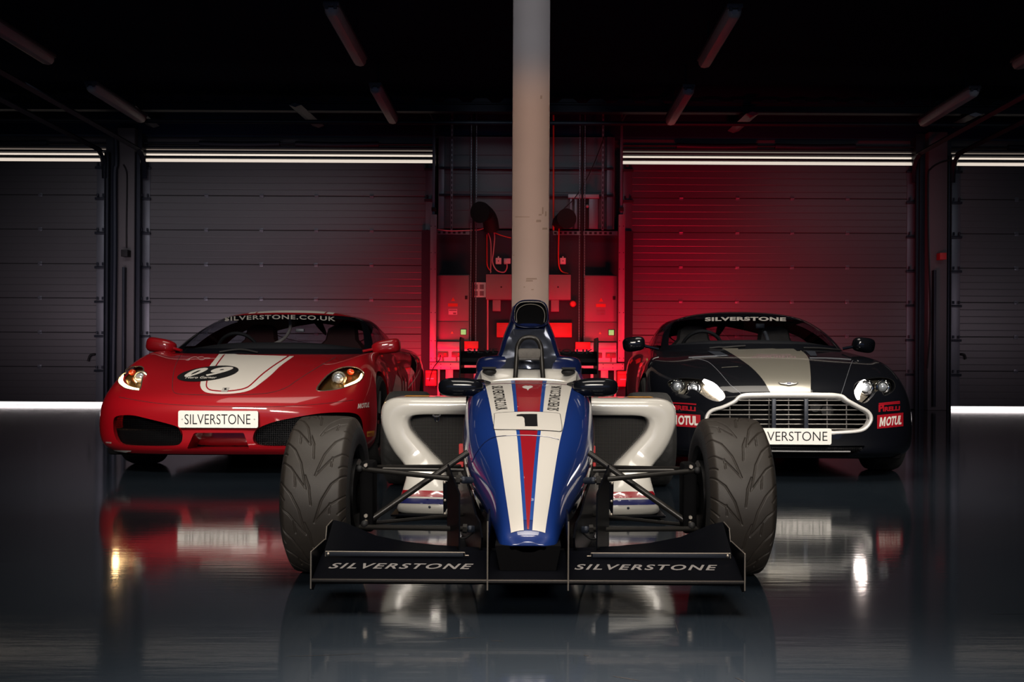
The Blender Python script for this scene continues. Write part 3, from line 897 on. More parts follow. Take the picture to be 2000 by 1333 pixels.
tag(centred('alarm_bell', lathe([(0, 0), (-.0, .05), (-.03, .055), (-.05, .04), (-.055, 0)], 'y', 24, W(1119, 594, 16.95)), 'box_red'), 'small round red alarm on the navy board, right of the column', 'alarm')
r = thing('wall_poster', 'small white notice with four dark pictures left of the wide box', 'poster', W(936, 581, 17.05))
ob('sheet', rect(922, 552, 949, 581, 17.05), 'white_plastic', r, smooth=False)
ob('pictures', join(*[rect(925 + 12 * i, 556 + 13 * j, 933 + 12 * i, 565 + 13 * j, 17.044) for i in (0, 1) for j in (0, 1)]), 'label_dark', r, smooth=False)
for a, b, c, e, lab in ((968, 504, 979, 516, 'left one of the two beside the column'), (1094, 504, 1105, 516, 'alone right of the column')):
    r = thing('wall_switch', 'square pale switch box on the navy board, ' + lab, 'switch', W((a + c) / 2, e, 17.0))
    ob('plate', pbox(a, b, c, e, 17.0, .06, .006), 'white_plastic', r)
    ob('entry', pbox((a + c) / 2 - 1.3, b - 3, (a + c) / 2 + 1.3, b, 17.02, .03, .004), 'white_plastic', r)
    ob('rocker', ball(W((a + c) / 2, (b + e) / 2, 17.0), .008, .006, .012, 8, 6), 'matte_black', r)
r = thing('wall_socket', 'pale plug and socket pair touching the left edge of the column', 'socket', W(990, 516, 17.0))
ob('plate', pbox(984, 505, 997, 515, 17.0, .05, .006), 'white_plastic', r)
ob('plug', pbox(984, 508, 990, 516, 16.94, .06, .01), 'white_plastic', r)
# white panel with sockets, ledges and legs under each cabinet
for sg, lab in ((0, 'left'), (1, 'right')):
    fx = (lambda p: p) if sg == 0 else (lambda p: 2058 - p)
    def pb(a, b, c, e, d, dep, bv=.004):
        a2, c2 = sorted((fx(a), fx(c))); o = 1.5 * sg
        return pbox(a2, b + o, c2, e + o, d, dep, bv)
    r = thing('socket_bench', 'pale metal socket rack under the %s cabinet' % lab, 'rack', W(fx(880), 797, 16.8))
    ob('upper_ledge', pb(853.6, 668, 912, 681, 16.66, .2), 'trunk_grey', r)
    ob('back_plate', pb(853.6, 681, 935, 707.5, 16.72, .1), 'white_plastic', r)
    ob('lower_ledge', pb(839, 708.5, 935, 722, 16.64, .25), 'trunk_grey', r)
    for a, c in ((854, 859), (870, 885), (897, 905), (925, 933)):
        ob('leg', pb(a, 722, c, 797, 16.7, .1), 'trunk_grey', r)
    for a in (855, 882, 909):
        s = ob('socket', pb(a, 688, a + 20, 698, 16.68, .05), 'socket_dark', r)
        ob('switch_toggle', pb(a + 12, 690, a + 17, 695, 16.67, .02, .001), 'box_red', s)
        ob('socket_stem', pb(a + 8, 698, a + 11, 706, 16.69, .03, .001), 'socket_dark', s)
    ob('screws', join(*[ball(W(fx(a), b, 16.64), .008, .004, .008, 8, 6) for a in (842, 861, 880, 920) for b in (712, 719)]), 'matte_black', r)
    tag(centred('control_box', pb(905, 667, 934, 681, 16.5, .15), 'box_red'), 'red box on the ledge of the %s socket rack' % lab, 'box')
    c = thing('battery_charger', 'small red charger box hung beside the %s socket rack' % lab, 'charger', W(fx(841), 755, 16.6))
    ob('case', pb(831, 730, 852, 754, 16.55, .18, .01), 'box_red', c)
    ob('cap', pb(831, 724, 852, 731, 16.56, .16, .01), 'box_red', c)
    ob('foot', join(pb(833, 754, 836, 757, 16.6, .06), pb(847, 754, 850, 757, 16.6, .06)), 'matte_black', c)
    ob('label', pb(833, 739, 847, 741, 16.545, .006, .001), 'white_plastic', c)
cable_run('plug_lead', [(860, 694), (859, 702), (853, 710), (845, 722), (838, 745)], .008, 'matte_black', 'thin black lead from the left socket rack to the charger', d=16.5)
cable_run('conduit', [(952.5, 585), (952.5, 684)], .014, 'cable_pink', 'thin pale conduit dropping from the wide box, left of the column', 'pipe', 16.9)
cable_run('wall_cable', [(853, 448), (880, 451), (915, 450), (935, 449), (950, 445), (960, 447), (966, 460), (964, 490), (962, 512), (970, 528), (984, 532), (990, 524), (990, 515)], .010, 'cable_pink', 'pale cable looping across the navy board to the socket by the column', d=16.85)
cable_run('wall_cable', [(951, 458), (951, 500), (952, 520), (960, 532)], .008, 'cable_red', 'red cable hanging in a line left of the pale loop', d=16.9)
cable_run('wall_cable', [(943, 430), (952, 452), (958, 470), (959, 500), (958, 534)], .009, 'cable_pink', 'grey cable hanging straight from the left black duct', d=16.88)
cable_run('wall_cable', [(966, 455), (982, 461), (998, 465)], .008, 'cable_red', 'short orange cable running behind the column', d=16.9)
cable_run('wall_cable', [(1092, 440), (1092, 520), (1110, 535)], .010, 'cable_red', 'red cable hanging right of the column beside the cage', d=16.9)
cable_run('wall_cable', [(1081, 225), (1081, 450)], .014, 'cable_red', 'dark red pipe dropping close to the right side of the column', d=16.9)
cable_run('wall_cable', [(1180, 268), (1160, 320), (1140, 360), (1118, 392), (1090, 418)], .008, 'matte_black', 'thin black wire slanting over the dim ribbed panel', d=16.8)
r = thing('wire_cage', 'narrow wire ladder tray hanging right of the column', 'cable tray', W(1082, 528, 16.92))
for px in (1074, 1080, 1087): ob('wire', cyl(W(px, 455, 16.92), W(px, 528, 16.92), .005, 6), 'dark_steel', r)
ob('rungs', join(*[cyl(W(1074, y, 16.92), W(1087, y, 16.92), .004, 6) for y in range(460, 528, 12)]), 'dark_steel', r)

# black extraction ducts
r = thing('air_duct', 'black flexible duct with flared mouth above the board, left of the column', 'duct', W(958, 447, 16.6))
ob('hose', tube(cr([W(960, 449, 16.7), W(957, 430, 16.6), (W(950, 418, 16.5)), W(942, 414, 16.35)], 6), [.13] * 19, 20), 'matte_black', r)
ob('mouth', tube([W(948, 416, 16.45), W(940, 415, 16.3), W(937, 415, 16.25)], [.13, .17, .175], 24), 'matte_black', r)
r = thing('air_duct', 'black round duct mouth above the board, right of the column', 'duct', W(1105, 447, 16.6))
ob('hose', tube(cr([W(1090, 440, 17.03), W(1091, 434, 16.85), W(1096, 430, 16.5)], 6), .105, 20), 'matte_black', r)
ob('mouth', tube([W(1097, 430, 16.5), W(1107, 427, 16.25)], [.12, .165], 24), 'matte_black', r)

# grey machine housing behind the right lift rail
r = thing('motor_housing', 'dim grey motor housing behind the right lift rail above the board', 'machine', W(1140, 447, 16.95))
for a, b in ((1113, 1118), (1122, 1128), (1150, 1168)):
    ob('side_plate', pbox(a, 386, b, 447, 16.91, .06), 'steel_grey', r)
ob('top_plate', pbox(1110, 380, 1170, 387, 16.88, .09), 'trunk_grey', r)
ob('knob', ball(W(1147, 403, 16.9), .03), 'trunk_grey', r)
ob('back', pbox(1128, 387, 1150, 447, 16.94, .03), 'seam_black', r)

# dark skid scuffs lying on the floor
fl = bpy.data.objects['floor']
def floor_px(px, py):
    d = 3.0
    for _ in range(30):
        p = W(px, py, d); d *= EYE / (EYE - p.z)
    return W(px, py, d)
for pts, w in (([(862, 1250), (895, 1247), (930, 1246.5)], .006), ([(958, 1252), (985, 1253.5)], .004), ([(1434, 1324), (1452, 1332), (1470, 1346)], .004), ([(1564, 1137), (1604, 1137.5)], .008),
               ([(1195, 1322), (1222, 1326), (1250, 1331)], .005), ([(556, 1283), (640, 1281), (720, 1277)], .003), ([(1318, 1215), (1326, 1240)], .003), ([(1140, 1281), (1150, 1282)], .006), ([(1728, 1094), (1742, 1092)], .008)):
    P_ = [floor_px(*q) for q in pts]
    P_ = [Vector((p.x, p.y)) for p in cr([(p.x, p.y, 0) for p in P_], 6)]
    v_, f_ = band(P_, [w * (.2 + .8 * math.sin(math.pi * i / (len(P_) - 1))) for i in range(len(P_))])
    ob('scuff', ([(a, b, .0006) for a, b in v_], f_), 'seam_black', fl, smooth=False)
# =================================================================== ROAD CARS
def rib(*p): return [tuple(q) for q in p]

def road_car_shell(root, lower, upper, ures, vres, wheels, arch_r, paint):
    """lower: ribs x levels control net of the body below the glass (car space, left half is mirrored);
    upper: net of the greenhouse standing on the same top loop. Returns world-space data."""
    n = len(lower) - 1
    Mx = root_matrix(root)
    nu = np.concatenate([np.linspace(0, 6, int(6 * ures) + 1), np.linspace(6, n, int((n - 6) * ures * .6) + 1)[1:]])
    nv = np.linspace(0, len(lower[0]) - 1, vres * (len(lower[0]) - 1) + 1)
    # the top and bottom rows are clamped so the parameter grid gains one span at each end
    S = bspline(lower, nu, nv)
    return nu, nv, S

def full(S):
    """mirror the half grid about x = 0 and weld on the centre line"""
    L = S[::-1].copy(); L[..., 0] *= -1
    return np.concatenate([L[:-1], S], 0)          # -x side first, centre shared

def to_world(A, root):
    m = np.array(root_matrix(root))
    return A @ m[:3, :3].T + m[:3, 3]

def wheel_arch_cut(V, Fc, surf, wheels, r, root):
    """cut the arches in side view"""
    m = np.array(root_matrix(root)); inv = np.linalg.inv(m)
    def loc(P): return P @ inv[:3, :3].T + inv[:3, 3]
    rims = []
    for side in (-1, 1):
        for (wy, wz) in wheels:
            circ = [(wy + r * math.cos(a), wz + r * math.sin(a)) for a in np.linspace(-.9, math.pi + .9, 60)]
            circ = [(y, max(z, -0.2)) for y, z in circ] + [(wy - r * .62, -.3), (wy + r * .62, -.3)]
            def proj(A): return loc(A)[:, 1:3]
            def unproj(q, old):
                lo = loc(old[None])[0]
                o = Vector(m[:3, :3] @ np.array((side * 2.0, q[0], q[1])) + m[:3, 3]); d = Vector(m[:3, :3] @ np.array((-side, 0, 0)))
                h, nn, i, dist = surf.bvh.ray_cast(o, d)
                if h is None or (np.array(h) - old).dot(np.array(h) - old) > .01:
                    w = m[:3, :3] @ np.array((lo[0], q[0], q[1])) + m[:3, 3]; return w
                return h
            V, Fc, rim = cut_hole(V, Fc, surf, proj, unproj, circ, lambda A: (loc(A)[:, 0] * side > .45) & (loc(A)[:, 2] < .80), rim=tuple(m[:3, :3] @ np.array((-side * .12, 0, 0))))
            rims.append(rim)
    return V, Fc, rims

def px_hole(V, Fc, surf, outline, d0, dmax, rim, body):
    def unproj(q, old):
        loc, n = surf.pix(q[0], q[1], d0)
        return loc if abs(loc.y - d0) < 1.5 else old
    return cut_hole(V, Fc, surf, PXA, unproj, outline, lambda A: A[:, 1] < dmax, rim=rim)

def road_wheel(root, x, y, r, w, side, spoke='dark'):
    """tyre and spoked rim; x is the centre plane in car space"""
    Mx = root_matrix(root)
    prof = [(-w * .38, r * .66), (-w * .46, r * .74), (-w * .5, r * .88), (-w * .44, r * .965), (-w * .32, r), (w * .32, r), (w * .44, r * .965), (w * .5, r * .88), (w * .46, r * .74), (w * .38, r * .66)]
    t = ob('tyre', xf(lathe(prof + [prof[0]], 'x', 72, (x, y, r)), Mx), 'rubber_dark', root)
    o = side
    rp = [(o * w * .40, r * .68), (o * w * .36, r * .64), (o * w * .1, r * .62), (-o * w * .38, r * .64), (-o * w * .4, r * .68)]
    ri = ob('rim', xf(lathe(rp, 'x', 48, (x, y, r)), Mx), 'rim_dark', root)
    g = []
    for k in range(5):
        a = 2 * math.pi * k / 5 + .3
        p0 = (x + o * w * .34, y + .05 * math.cos(a), r + .05 * math.sin(a)); p1 = (x + o * w * .37, y + r * .64 * math.cos(a), r + r * .64 * math.sin(a))
        g.append(tube([p0, p1], [.035, .026], 8, flat=.6))
    g.append(lathe([(o * w * .37, 0), (o * w * .37, .05), (o * w * .28, .07)], 'x', 24, (x, y, r)))
    ob('spokes', xf(join(*g), Mx), 'rim_dark', root)
    ob('brake_disc', xf(lathe([(0, .0), (0, r * .5), (-o * .03, r * .5), (-o * .03, 0)], 'x', 40, (x, y, r)), Mx), 'dark_steel', root)

# ------------------------------------------------------------------ the red car
ferr = thing('red_sports_car', 'red mid-engined sports car with white bonnet stripe and number 09, left of the racing car', 'car', (-2.02, 6.42, 0), 0)
def L(zs, rows):
    return [[(x, y, z) for (x, y), z in zip(r, zs)] if len(r[0]) == 2 else r for r in rows]
FL = [
 rib((0,.11,.150),(0,.02,.20),(0,.035,.30),(0,.0,.42),(0,.015,.50),(0,.13,.560),(0,.40,.645),(0,.72,.725),(0,1.00,.785),(0,1.20,.815)),
 rib((.30,.115,.150),(.30,.03,.20),(.3,.045,.30),(.3,.01,.42),(.30,.028,.50),(.29,.14,.558),(.285,.41,.645),(.28,.73,.725),(.28,1.0,.785),(.28,1.22,.818)),
 rib((.55,.14,.150),(.56,.065,.20),(.57,.07,.30),(.57,.055,.42),(.56,.085,.50),(.53,.18,.556),(.50,.43,.65),(.48,.75,.725),(.48,1.03,.785),(.50,1.28,.818)),
 rib((.72,.22,.150),(.75,.15,.20),(.77,.155,.30),(.765,.145,.42),(.745,.185,.51),(.70,.27,.566),(.645,.48,.68),(.61,.78,.760),(.62,1.12,.80),(.645,1.38,.822)),
 rib((.83,.36,.150),(.865,.29,.20),(.885,.30,.30),(.88,.295,.42),(.86,.33,.52),(.81,.40,.60),(.745,.60,.715),(.70,.86,.800),(.69,1.20,.822),(.715,1.46,.828)),
 rib((.88,.53,.150),(.92,.47,.20),(.94,.48,.30),(.935,.48,.42),(.915,.50,.53),(.875,.56,.63),(.815,.70,.748),(.765,.93,.825),(.74,1.24,.832),(.735,1.50,.834)),
 rib((.905,.76,.150),(.945,.73,.20),(.96,.73,.30),(.96,.73,.42),(.947,.735,.54),(.915,.77,.655),(.862,.85,.76),(.805,1.02,.828),(.765,1.28,.840),(.745,1.55,.842)),
 rib((.91,1.0,.150),(.95,1.0,.20),(.965,1.0,.30),(.965,1.0,.42),(.955,1.0,.54),(.93,1.01,.66),(.88,1.04,.755),(.825,1.14,.815),(.785,1.36,.840),(.755,1.62,.850)),
 rib((.90,1.3,.140),(.935,1.3,.20),(.945,1.3,.30),(.945,1.3,.42),(.94,1.3,.54),(.925,1.3,.65),(.89,1.32,.735),(.845,1.38,.79),(.80,1.52,.835),(.762,1.72,.860)),
 rib((.88,1.6,.140),(.91,1.6,.20),(.91,1.6,.30),(.905,1.6,.42),(.91,1.6,.54),(.905,1.6,.64),(.88,1.62,.72),(.85,1.66,.78),(.81,1.74,.83),(.77,1.84,.868)),
 rib((.88,2.1,.140),(.90,2.1,.20),(.895,2.1,.30),(.885,2.1,.42),(.895,2.1,.54),(.90,2.1,.64),(.885,2.1,.72),(.86,2.1,.79),(.82,2.1,.84),(.785,2.1,.875)),
 rib((.90,2.6,.140),(.92,2.6,.20),(.92,2.6,.30),(.91,2.6,.42),(.915,2.6,.54),(.925,2.6,.65),(.92,2.6,.74),(.89,2.6,.82),(.84,2.6,.87),(.79,2.6,.90)),
 rib((.92,3.0,.140),(.945,3.0,.20),(.955,3.0,.30),(.955,3.0,.42),(.96,3.0,.54),(.965,3.0,.66),(.95,3.0,.77),(.905,3.0,.85),(.83,3.0,.89),(.73,3.0,.915)),
 rib((.93,3.5,.140),(.955,3.5,.20),(.965,3.5,.30),(.965,3.5,.42),(.97,3.5,.55),(.965,3.5,.68),(.945,3.5,.79),(.90,3.5,.86),(.80,3.5,.90),(.66,3.5,.925)),
 rib((.89,4.0,.160),(.92,4.0,.22),(.93,4.0,.30),(.93,4.0,.42),(.935,4.0,.55),(.93,4.0,.68),(.91,4.0,.79),(.86,3.97,.86),(.75,3.9,.90),(.55,3.8,.92)),
 rib((.78,4.3,.180),(.81,4.32,.23),(.82,4.34,.30),(.82,4.35,.42),(.825,4.35,.55),(.82,4.34,.68),(.79,4.32,.79),(.73,4.25,.85),(.6,4.1,.89),(.42,3.9,.91)),
 rib((.4,4.42,.180),(.42,4.45,.23),(.43,4.47,.30),(.43,4.49,.42),(.43,4.49,.55),(.42,4.48,.68),(.40,4.44,.79),(.37,4.33,.85),(.3,4.15,.88),(.2,3.95,.90)),
 rib((0,4.44,.180),(0,4.47,.23),(0,4.49,.30),(0,4.51,.42),(0,4.51,.55),(0,4.50,.68),(0,4.46,.79),(0,4.35,.85),(0,4.16,.88),(0,3.97,.90)),
]
# greenhouse: base loop, belt, mid glass, rail, shoulder of roof, spine
def green(base, rail, spine, bulge=.03):
    out = []
    for b, r, s in zip(base, rail, spine):
        b, r, s = np.array(b), np.array(r), np.array(s)
        n = np.array([b[0] * .6, -0.35 if b[1] < 1.7 else 0.0, .25]); n = n / max(np.linalg.norm(n), 1e-6) * bulge
        out.append([tuple(b), tuple(b * .67 + r * .33 + n), tuple(b * .33 + r * .67 + n), tuple(r), tuple(r * .62 + s * .38 + np.array([0, 0, .012])), tuple(r * .25 + s * .75 + np.array([0, 0, .006])), tuple(s)])
    return out
def _w(rows, k, tab):
    for j, x in tab.items(): rows[j][k] = (x,) + rows[j][k][1:]
_w(FL, 9, {3: .69, 4: .775, 5: .805, 6: .815, 7: .82, 8: .822, 9: .824, 10: .822, 11: .815})
_w(FL, 8, {3: .66, 4: .76, 5: .805, 6: .83, 7: .84, 8: .85, 9: .852, 10: .85, 11: .86})
F_rail = [(0,2.02,1.180),(.22,2.02,1.179),(.44,2.04,1.172),(.54,2.08,1.160),(.58,2.14,1.150),(.60,2.21,1.145),(.605,2.28,1.146),(.605,2.36,1.148),(.605,2.45,1.148),(.60,2.55,1.146),(.59,2.70,1.138),(.55,2.90,1.115),(.52,3.10,1.075),(.45,3.35,1.02),(.36,3.55,.98),(.25,3.7,.95),(.12,3.78,.94),(0,3.8,.935)]
F_spine = [(0,2.30,1.208),(0,2.31,1.208),(0,2.33,1.208),(0,2.36,1.209),(0,2.40,1.209),(0,2.44,1.209),(0,2.5,1.209),(0,2.56,1.208),(0,2.63,1.206),(0,2.7,1.203),(0,2.82,1.195),(0,2.95,1.18),(0,3.08,1.155),(0,3.2,1.12),(0,3.3,1.09),(0,3.4,1.06),(0,3.45,1.04),(0,3.5,1.03)]

def build_body(root, lower, rail, spine, paint, holes, wheels, arch_r, ures=26, vres=7, glass_u=(0, 3.6), side_u=(4.55, 9.6), rear_u=(11.4, 17), dmax=8.2, bulge=.03, pillar='black_paint'):
    n = len(lower) - 1
    nu = np.unique(np.round(np.concatenate([np.linspace(0, 7, int(7 * ures) + 1), np.linspace(7, n, int((n - 7) * ures * .5) + 1)]), 5))
    kl = len(lower[0]) - 1
    nv = np.linspace(0, kl, vres * kl + 1)
    S = full(bspline(lower, nu, nv)); a, b = S.shape[:2]
    Vb = to_world(S.reshape(-1, 3), root); Fb = gridfaces(a, b)
    surf = Surf(Vb, Fb)
    V, Fc, rims = wheel_arch_cut(Vb, Fb, surf, wheels, arch_r, root)
    hole_rims = []
    for (outl, depth) in holes:
        V, Fc, rm = px_hole(V, Fc, surf, outl, root.location.y + .3, dmax, (0, depth, 0), None)
        hole_rims.append(rm)
    body = ob('body', join((V, Fc), *rims, *hole_rims), paint, root, angle=50)
    # greenhouse
    up = green([r[-1] for r in lower], rail, spine, bulge)
    gv = np.linspace(0, 6, 6 * 6 + 1)
    # insert exact parameter lines for the glass borders
    gu = np.unique(np.round(np.concatenate([nu[::2], np.array([glass_u[1], side_u[0], side_u[1], rear_u[0]])]), 5))
    gv = np.unique(np.round(np.concatenate([gv, np.array([.18, 2.78, 2.9])]), 5))
    G = bspline(up, gu, gv); G = full(G); a, b = G.shape[:2]
    gu2 = np.concatenate([-gu[::-1][:-1], gu])
    Vg = to_world(G.reshape(-1, 3), root)
    gs = Surf(Vg, gridfaces(a, b))
    um = (gu2[:-1] + gu2[1:]) / 2; vm = (gv[:-1] + gv[1:]) / 2
    def cls(i, j):
        u = abs(um[i]); v = vm[j]
        if v < 2.78 and u < glass_u[1]: return 'w'                       # windscreen incl. its black border
        if .18 < v < 2.78 and side_u[0] < u < side_u[1]: return 's'
        if (.18 < v < 2.78 and u > rear_u[0]) or (2.9 < v < 5.6 and u > 12.5): return 'r'
        if v < 2.9 and glass_u[1] <= u <= side_u[0]: return 'p'
        if v < 2.9: return 'p' if u < side_u[0] else 'q'
        return 'o'
    def pick(c, inner=None): return gridfaces(a, b, lambda i, j: cls(i, j) in c and (inner is None or inner(um[i], vm[j])))
    def border(u, v): return abs(u) > glass_u[1] - .16 or v < .26 or v > 2.45
    ob('roof', (Vg, pick('o')), paint, root, angle=60)
    ob('window_pillars', (Vg, pick('p')), pillar, root, angle=60)
    ob('window_surround', (Vg, pick('q')), paint, root, angle=60)
    ws = ob('windscreen', (Vg, pick('w', lambda u, v: not border(u, v))), 'screen_glass', root, angle=60)
    ob('screen_border', (Vg, pick('w', border)), 'black_paint', ws, angle=60)
    for sg in (-1, 1):
        ob('side_window', (Vg, gridfaces(a, b, lambda i, j: cls(i, j) == 's' and um[i] * sg > 0)), 'screen_glass', root, angle=60)
    ob('rear_window', (Vg, pick('r')), 'screen_glass', root, angle=60)
    return body, surf, gs

# photo outlines (pixels)
F_int_l = cr([(221.6,822),(227,814),(241,811.5),(261,812),(286.4,817.8),(326,827.7),(347.6,835),(355.7,844),(356.6,854.7),(353,865.5),(340,871),(290,872),(245,870),(230.6,863.7),(222.5,845.7)], 6, True)
F_int_r = cr([(494.5,852),(503,838),(533.6,825),(575,816),(625,808),(665,806),(693,808),(705,818),(709,838),(705,856),(690,866),(640,869),(559,872),(510,871),(496,864)], 6, True)
F_int_c = [(379,846),(476,846),(481,853),(487,877),(365,877),(371,855)]
F_int_c = [tuple(p) for p in resample([(379,846),(476,846),(487,877),(365,877)], 80)]
F_lamp_l = cr([(278.5,718),(259,717),(247,722),(236,733),(230.5,746.6),(241,757.4),(254,761.5),(269,763),(274.5,757),(278,736)], 6, True)
F_lamp_r = cr([(618.6,763),(629,744),(649,726.5),(670,718),(693,717.7),(706,724),(710,733),(700,746.6),(673,757.5),(646,763)], 6, True)
f_body, f_surf, f_gs = build_body(ferr, FL, F_rail, F_spine, 'red_paint',
    [(F_int_l, .05), (F_int_r, .05), (F_int_c, .20), (F_lamp_l, .05), (F_lamp_r, .05)], [(.99, .33), (3.58, .335)], .365)

def backing(name, outline, surf, d0, shift, m, root, shrink=1.0, step=10, label=None, parent=None):
    """a surface parallel to the body, shifted back, filling behind an opening"""
    c = np.mean([tuple(p)[:2] for p in outline], axis=0)
    pts = [(c[0] + (p[0] - c[0]) * shrink, c[1] + (p[1] - c[1]) * shrink) for p in outline]
    v, f = split2d(*poly(pts), step)
    P = [tuple(surf.pix(p[0], p[1], d0)[0] + Vector((0, shift, 0))) for p in v]
    return ob(name, (P, f), m, parent or root, angle=60, label=label)

for outl, fl in ((F_int_l, -1), (F_int_r, 1)):
    it = backing('air_intake', outl, f_surf, 6.6, .22, 'void_black', ferr, 1.12, label='black recess of a bumper air intake')
    backing('intake_grille', outl, f_surf, 6.6, .045, 'intake_mesh', ferr, 1.03, parent=it)
backing('lower_intake', F_int_c, f_surf, 6.5, .20, 'red_paint', ferr, 1.02)

def add_light(name, loc, target, power, col, ang, parent=None, size=.03):
    return spot(name, loc, target, power, col, ang, .5, size)

# headlamps of the red car
def hot_blob(pts, w, surf, d0, m, parent, name='lit_element', back=.03):
    """tapered glowing element: a tube following photo points just behind the lamp cover"""
    P = [surf.pix(x, y, d0)[0] + Vector((0, back, 0)) for x, y in pts]
    P = cr(P, 5); n = len(P)
    return ob(name, tube(P, [w * (.25 + .75 * math.sin(math.pi * (.08 + .84 * i / (n - 1)))) for i in range(n)], 10), m, parent)

for outl, sgn, dd in ((F_lamp_l, -1, 7.0), (F_lamp_r, 1, 7.0)):
    r = backing('headlamp', outl, f_surf, dd, .11, 'lamp_gold', ferr, 1.08, label='lit headlamp with clear cover')
    backing('lamp_cover', outl, f_surf, dd, .003, 'clear_glass', ferr, 1.0, parent=r, step=6)
    if sgn < 0:
        pc, oc, hp = (269, 739), (253, 728), [(236, 733), (233.5, 742), (236, 750), (245, 757), (256, 760), (267, 761)]
    else:
        pc, oc, hp = (659, 740), (682, 727), [(705, 731), (702, 740), (694, 747), (684, 751), (672, 755)]
    p = f_surf.pix(pc[0], pc[1], dd)[0] + Vector((0, .06, 0))
    ob('lamp_lens', ball(tuple(p + Vector((0, -.02, 0))), .034, .02, .034, 20, 12), 'lens', r)
    ob('lamp_ring', tube([tuple(p + Vector((.043 * math.cos(a), -.005, .043 * math.sin(a)))) for a in np.linspace(0, 2 * math.pi, 33)[:-1]], .009, 8, closed=True), 'lamp_inner', r)
    ob('lamp_bowl', lathe([(0, .046), (.05, .046), (.08, .02)], 'y', 24, tuple(p)), 'lamp_gold', r)
    q = f_surf.pix(oc[0], oc[1], dd)[0] + Vector((0, .05, 0))
    ob('indicator_lens', ball(tuple(q), .026, .02, .022, 16, 10), 'orange_lens', r)
    hot_blob(hp, .013 if sgn < 0 else .012, f_surf, dd, 'lamp_hot', r)
    e = f_surf.pix(*(hp[1]), dd)[0]
    spot('headlamp_beam', tuple(e + Vector((0, -.05, 0))), (e.x, 0, .2), 1.2, (1, .62, .28), 70, .8, .02)
    ob('lamp_rim', (lambda P: tube(P, .0045, 6, closed=True))([f_surf.pix(x, y, dd)[0] + Vector((0, .004, 0)) for x, y in [tuple(p)[:2] for p in outl]]), 'lamp_inner', r)

# livery on the bonnet
outer = cr([(428,692),(410.6,714),(396,736),(391.5,749),(392,757),(397,764),(406,768),(428,770),(452,769.6),(476,766.5),(494,760),(512,747),(530,732.5),(546,717),(562,705),(580.5,692)], 5)
f1 = decal('bonnet_stripe', *poly([tuple(p)[:2] for p in outer] + [(580.5,689.5),(428,689.5)]), f_surf, 7.2, 'white_vinyl', ferr, 7, .0012)
pin = cr([(439,692),(424,712),(408,737),(403.5,748),(404,757),(411,762.5),(428,764.6),(446,764.6),(462,763),(476,760),(488,754),(512,732),(536,714),(553,703),(570,692)], 5)
decal('pinstripe', *band([tuple(p)[:2] for p in pin], 2.3), f_surf, 7.2, 'red_vinyl', ferr, 7, .0022)
t = np.linspace(0, 2 * math.pi, 60)[:-1]
ca, sa = math.cos(R(-7.5)), math.sin(R(-7.5))
def ell(a, b, c=(406, 730.8)): return [(c[0] + a * math.cos(u) * ca - b * math.sin(u) * sa, c[1] + a * math.cos(u) * sa + b * math.sin(u) * ca) for u in t]
decal('number_disc', *poly(ell(60.5, 13.6)), f_surf, 7.2, 'black_vinyl', ferr, 7, .003)
v, f = text_mesh('0', .055, .0); decal('number', quadmap(v, [(352,738.5),(378,736.5),(416,719.5),(384,720.5)]), f, f_surf, 7.2, 'white_vinyl', ferr, 7, .0042)
v, f = text_mesh('9', .055, .0); decal('number', quadmap(v, [(392,737),(424,735),(466,717.5),(424,718.5)]), f, f_surf, 7.2, 'white_vinyl', ferr, 7, .0042)
v, f = text_mesh('Nero Garner', .01, .3); decal('script', quadmap(v, [(362,741),(423,741),(424,736.5),(363,736.5)]), f, f_surf, 7.2, 'white_vinyl', ferr, 7, .0048)
swirl = cr([(363,704),(368,704.5),(371,701.5),(366,703),(376,698.8),(384,698.2),(390,703),(397,703.5),(402,699.8),(411,700.5),(402,701.5),(396,697.8),(388,698.5),(386,700)], 5)
decal('circuit_emblem', *band([tuple(p)[:2] for p in swirl], .8), f_surf, 7.2, 'cable_pink', ferr, 7, .002)
decal('nose_badge', *poly([(435.5,758.6),(448,758.6),(444,766.5),(431.8,766.5)]), f_surf, 7.2, 'letter_silver', ferr, 7, .005)
v, f = poly([(437,765),(439,762.5),(437.6,761),(440,759.6),(443,760),(442,762),(443.2,765),(441,763.4),(439.6,763.6)])
decal('badge_emblem', v, f, f_surf, 7.2, 'black_vinyl', ferr, 7, .0058)
for ln in ([(353,694),(345,709),(339.5,726),(337,748),(337.5,762),(344,769),(370,771.3),(440,772.3),(500,770.5),(533,766.5),(560,757),(581,743),(622,717),(656,698)],):
    decal('shut_line', *band([tuple(p)[:2] for p in cr(ln, 6)], .9), f_surf, 7.2, 'seam_black', ferr, 8, .0008)
decal('bumper_line', *band([tuple(p)[:2] for p in cr([(232,776),(290,786),(350,791.5),(440,795),(530,795),(620,790),(690,782)], 6)], .8), f_surf, 6.8, 'seam_black', ferr, 8, .0008)
v, f = text_mesh('MOTUL', .035, .1)
decal('sponsor_panel', *poly([(697,788),(722,784.5),(722,796.5),(697,800)]), f_surf, 7.0, 'red_vinyl', ferr, 6, .001)
decal('sponsor_lettering', quadmap(v, [(698,799),(720.5,796),(722,786),(699.5,789.5)]), f, f_surf, 7.0, 'white_vinyl', ferr, 6, .002)
decal('sponsor_panel', *poly([(716.5,843.5),(731,841.5),(731,852),(716.5,854)]), f_surf, 7.0, 'yellow_decal', ferr, 6, .001)
v, f = text_mesh('PIRELLI', .02, 0); decal('sponsor_lettering', quadmap(v, [(717.5,852),(730,850.5),(730,845),(717.5,847)]), f, f_surf, 7.0, 'red_vinyl', ferr, 6, .002)
decal('corner_stripe', *poly([(208,879),(257,880.5),(252,885.5),(214,886.5)]), f_surf, 7.0, 'white_vinyl', ferr, 6, .0015)
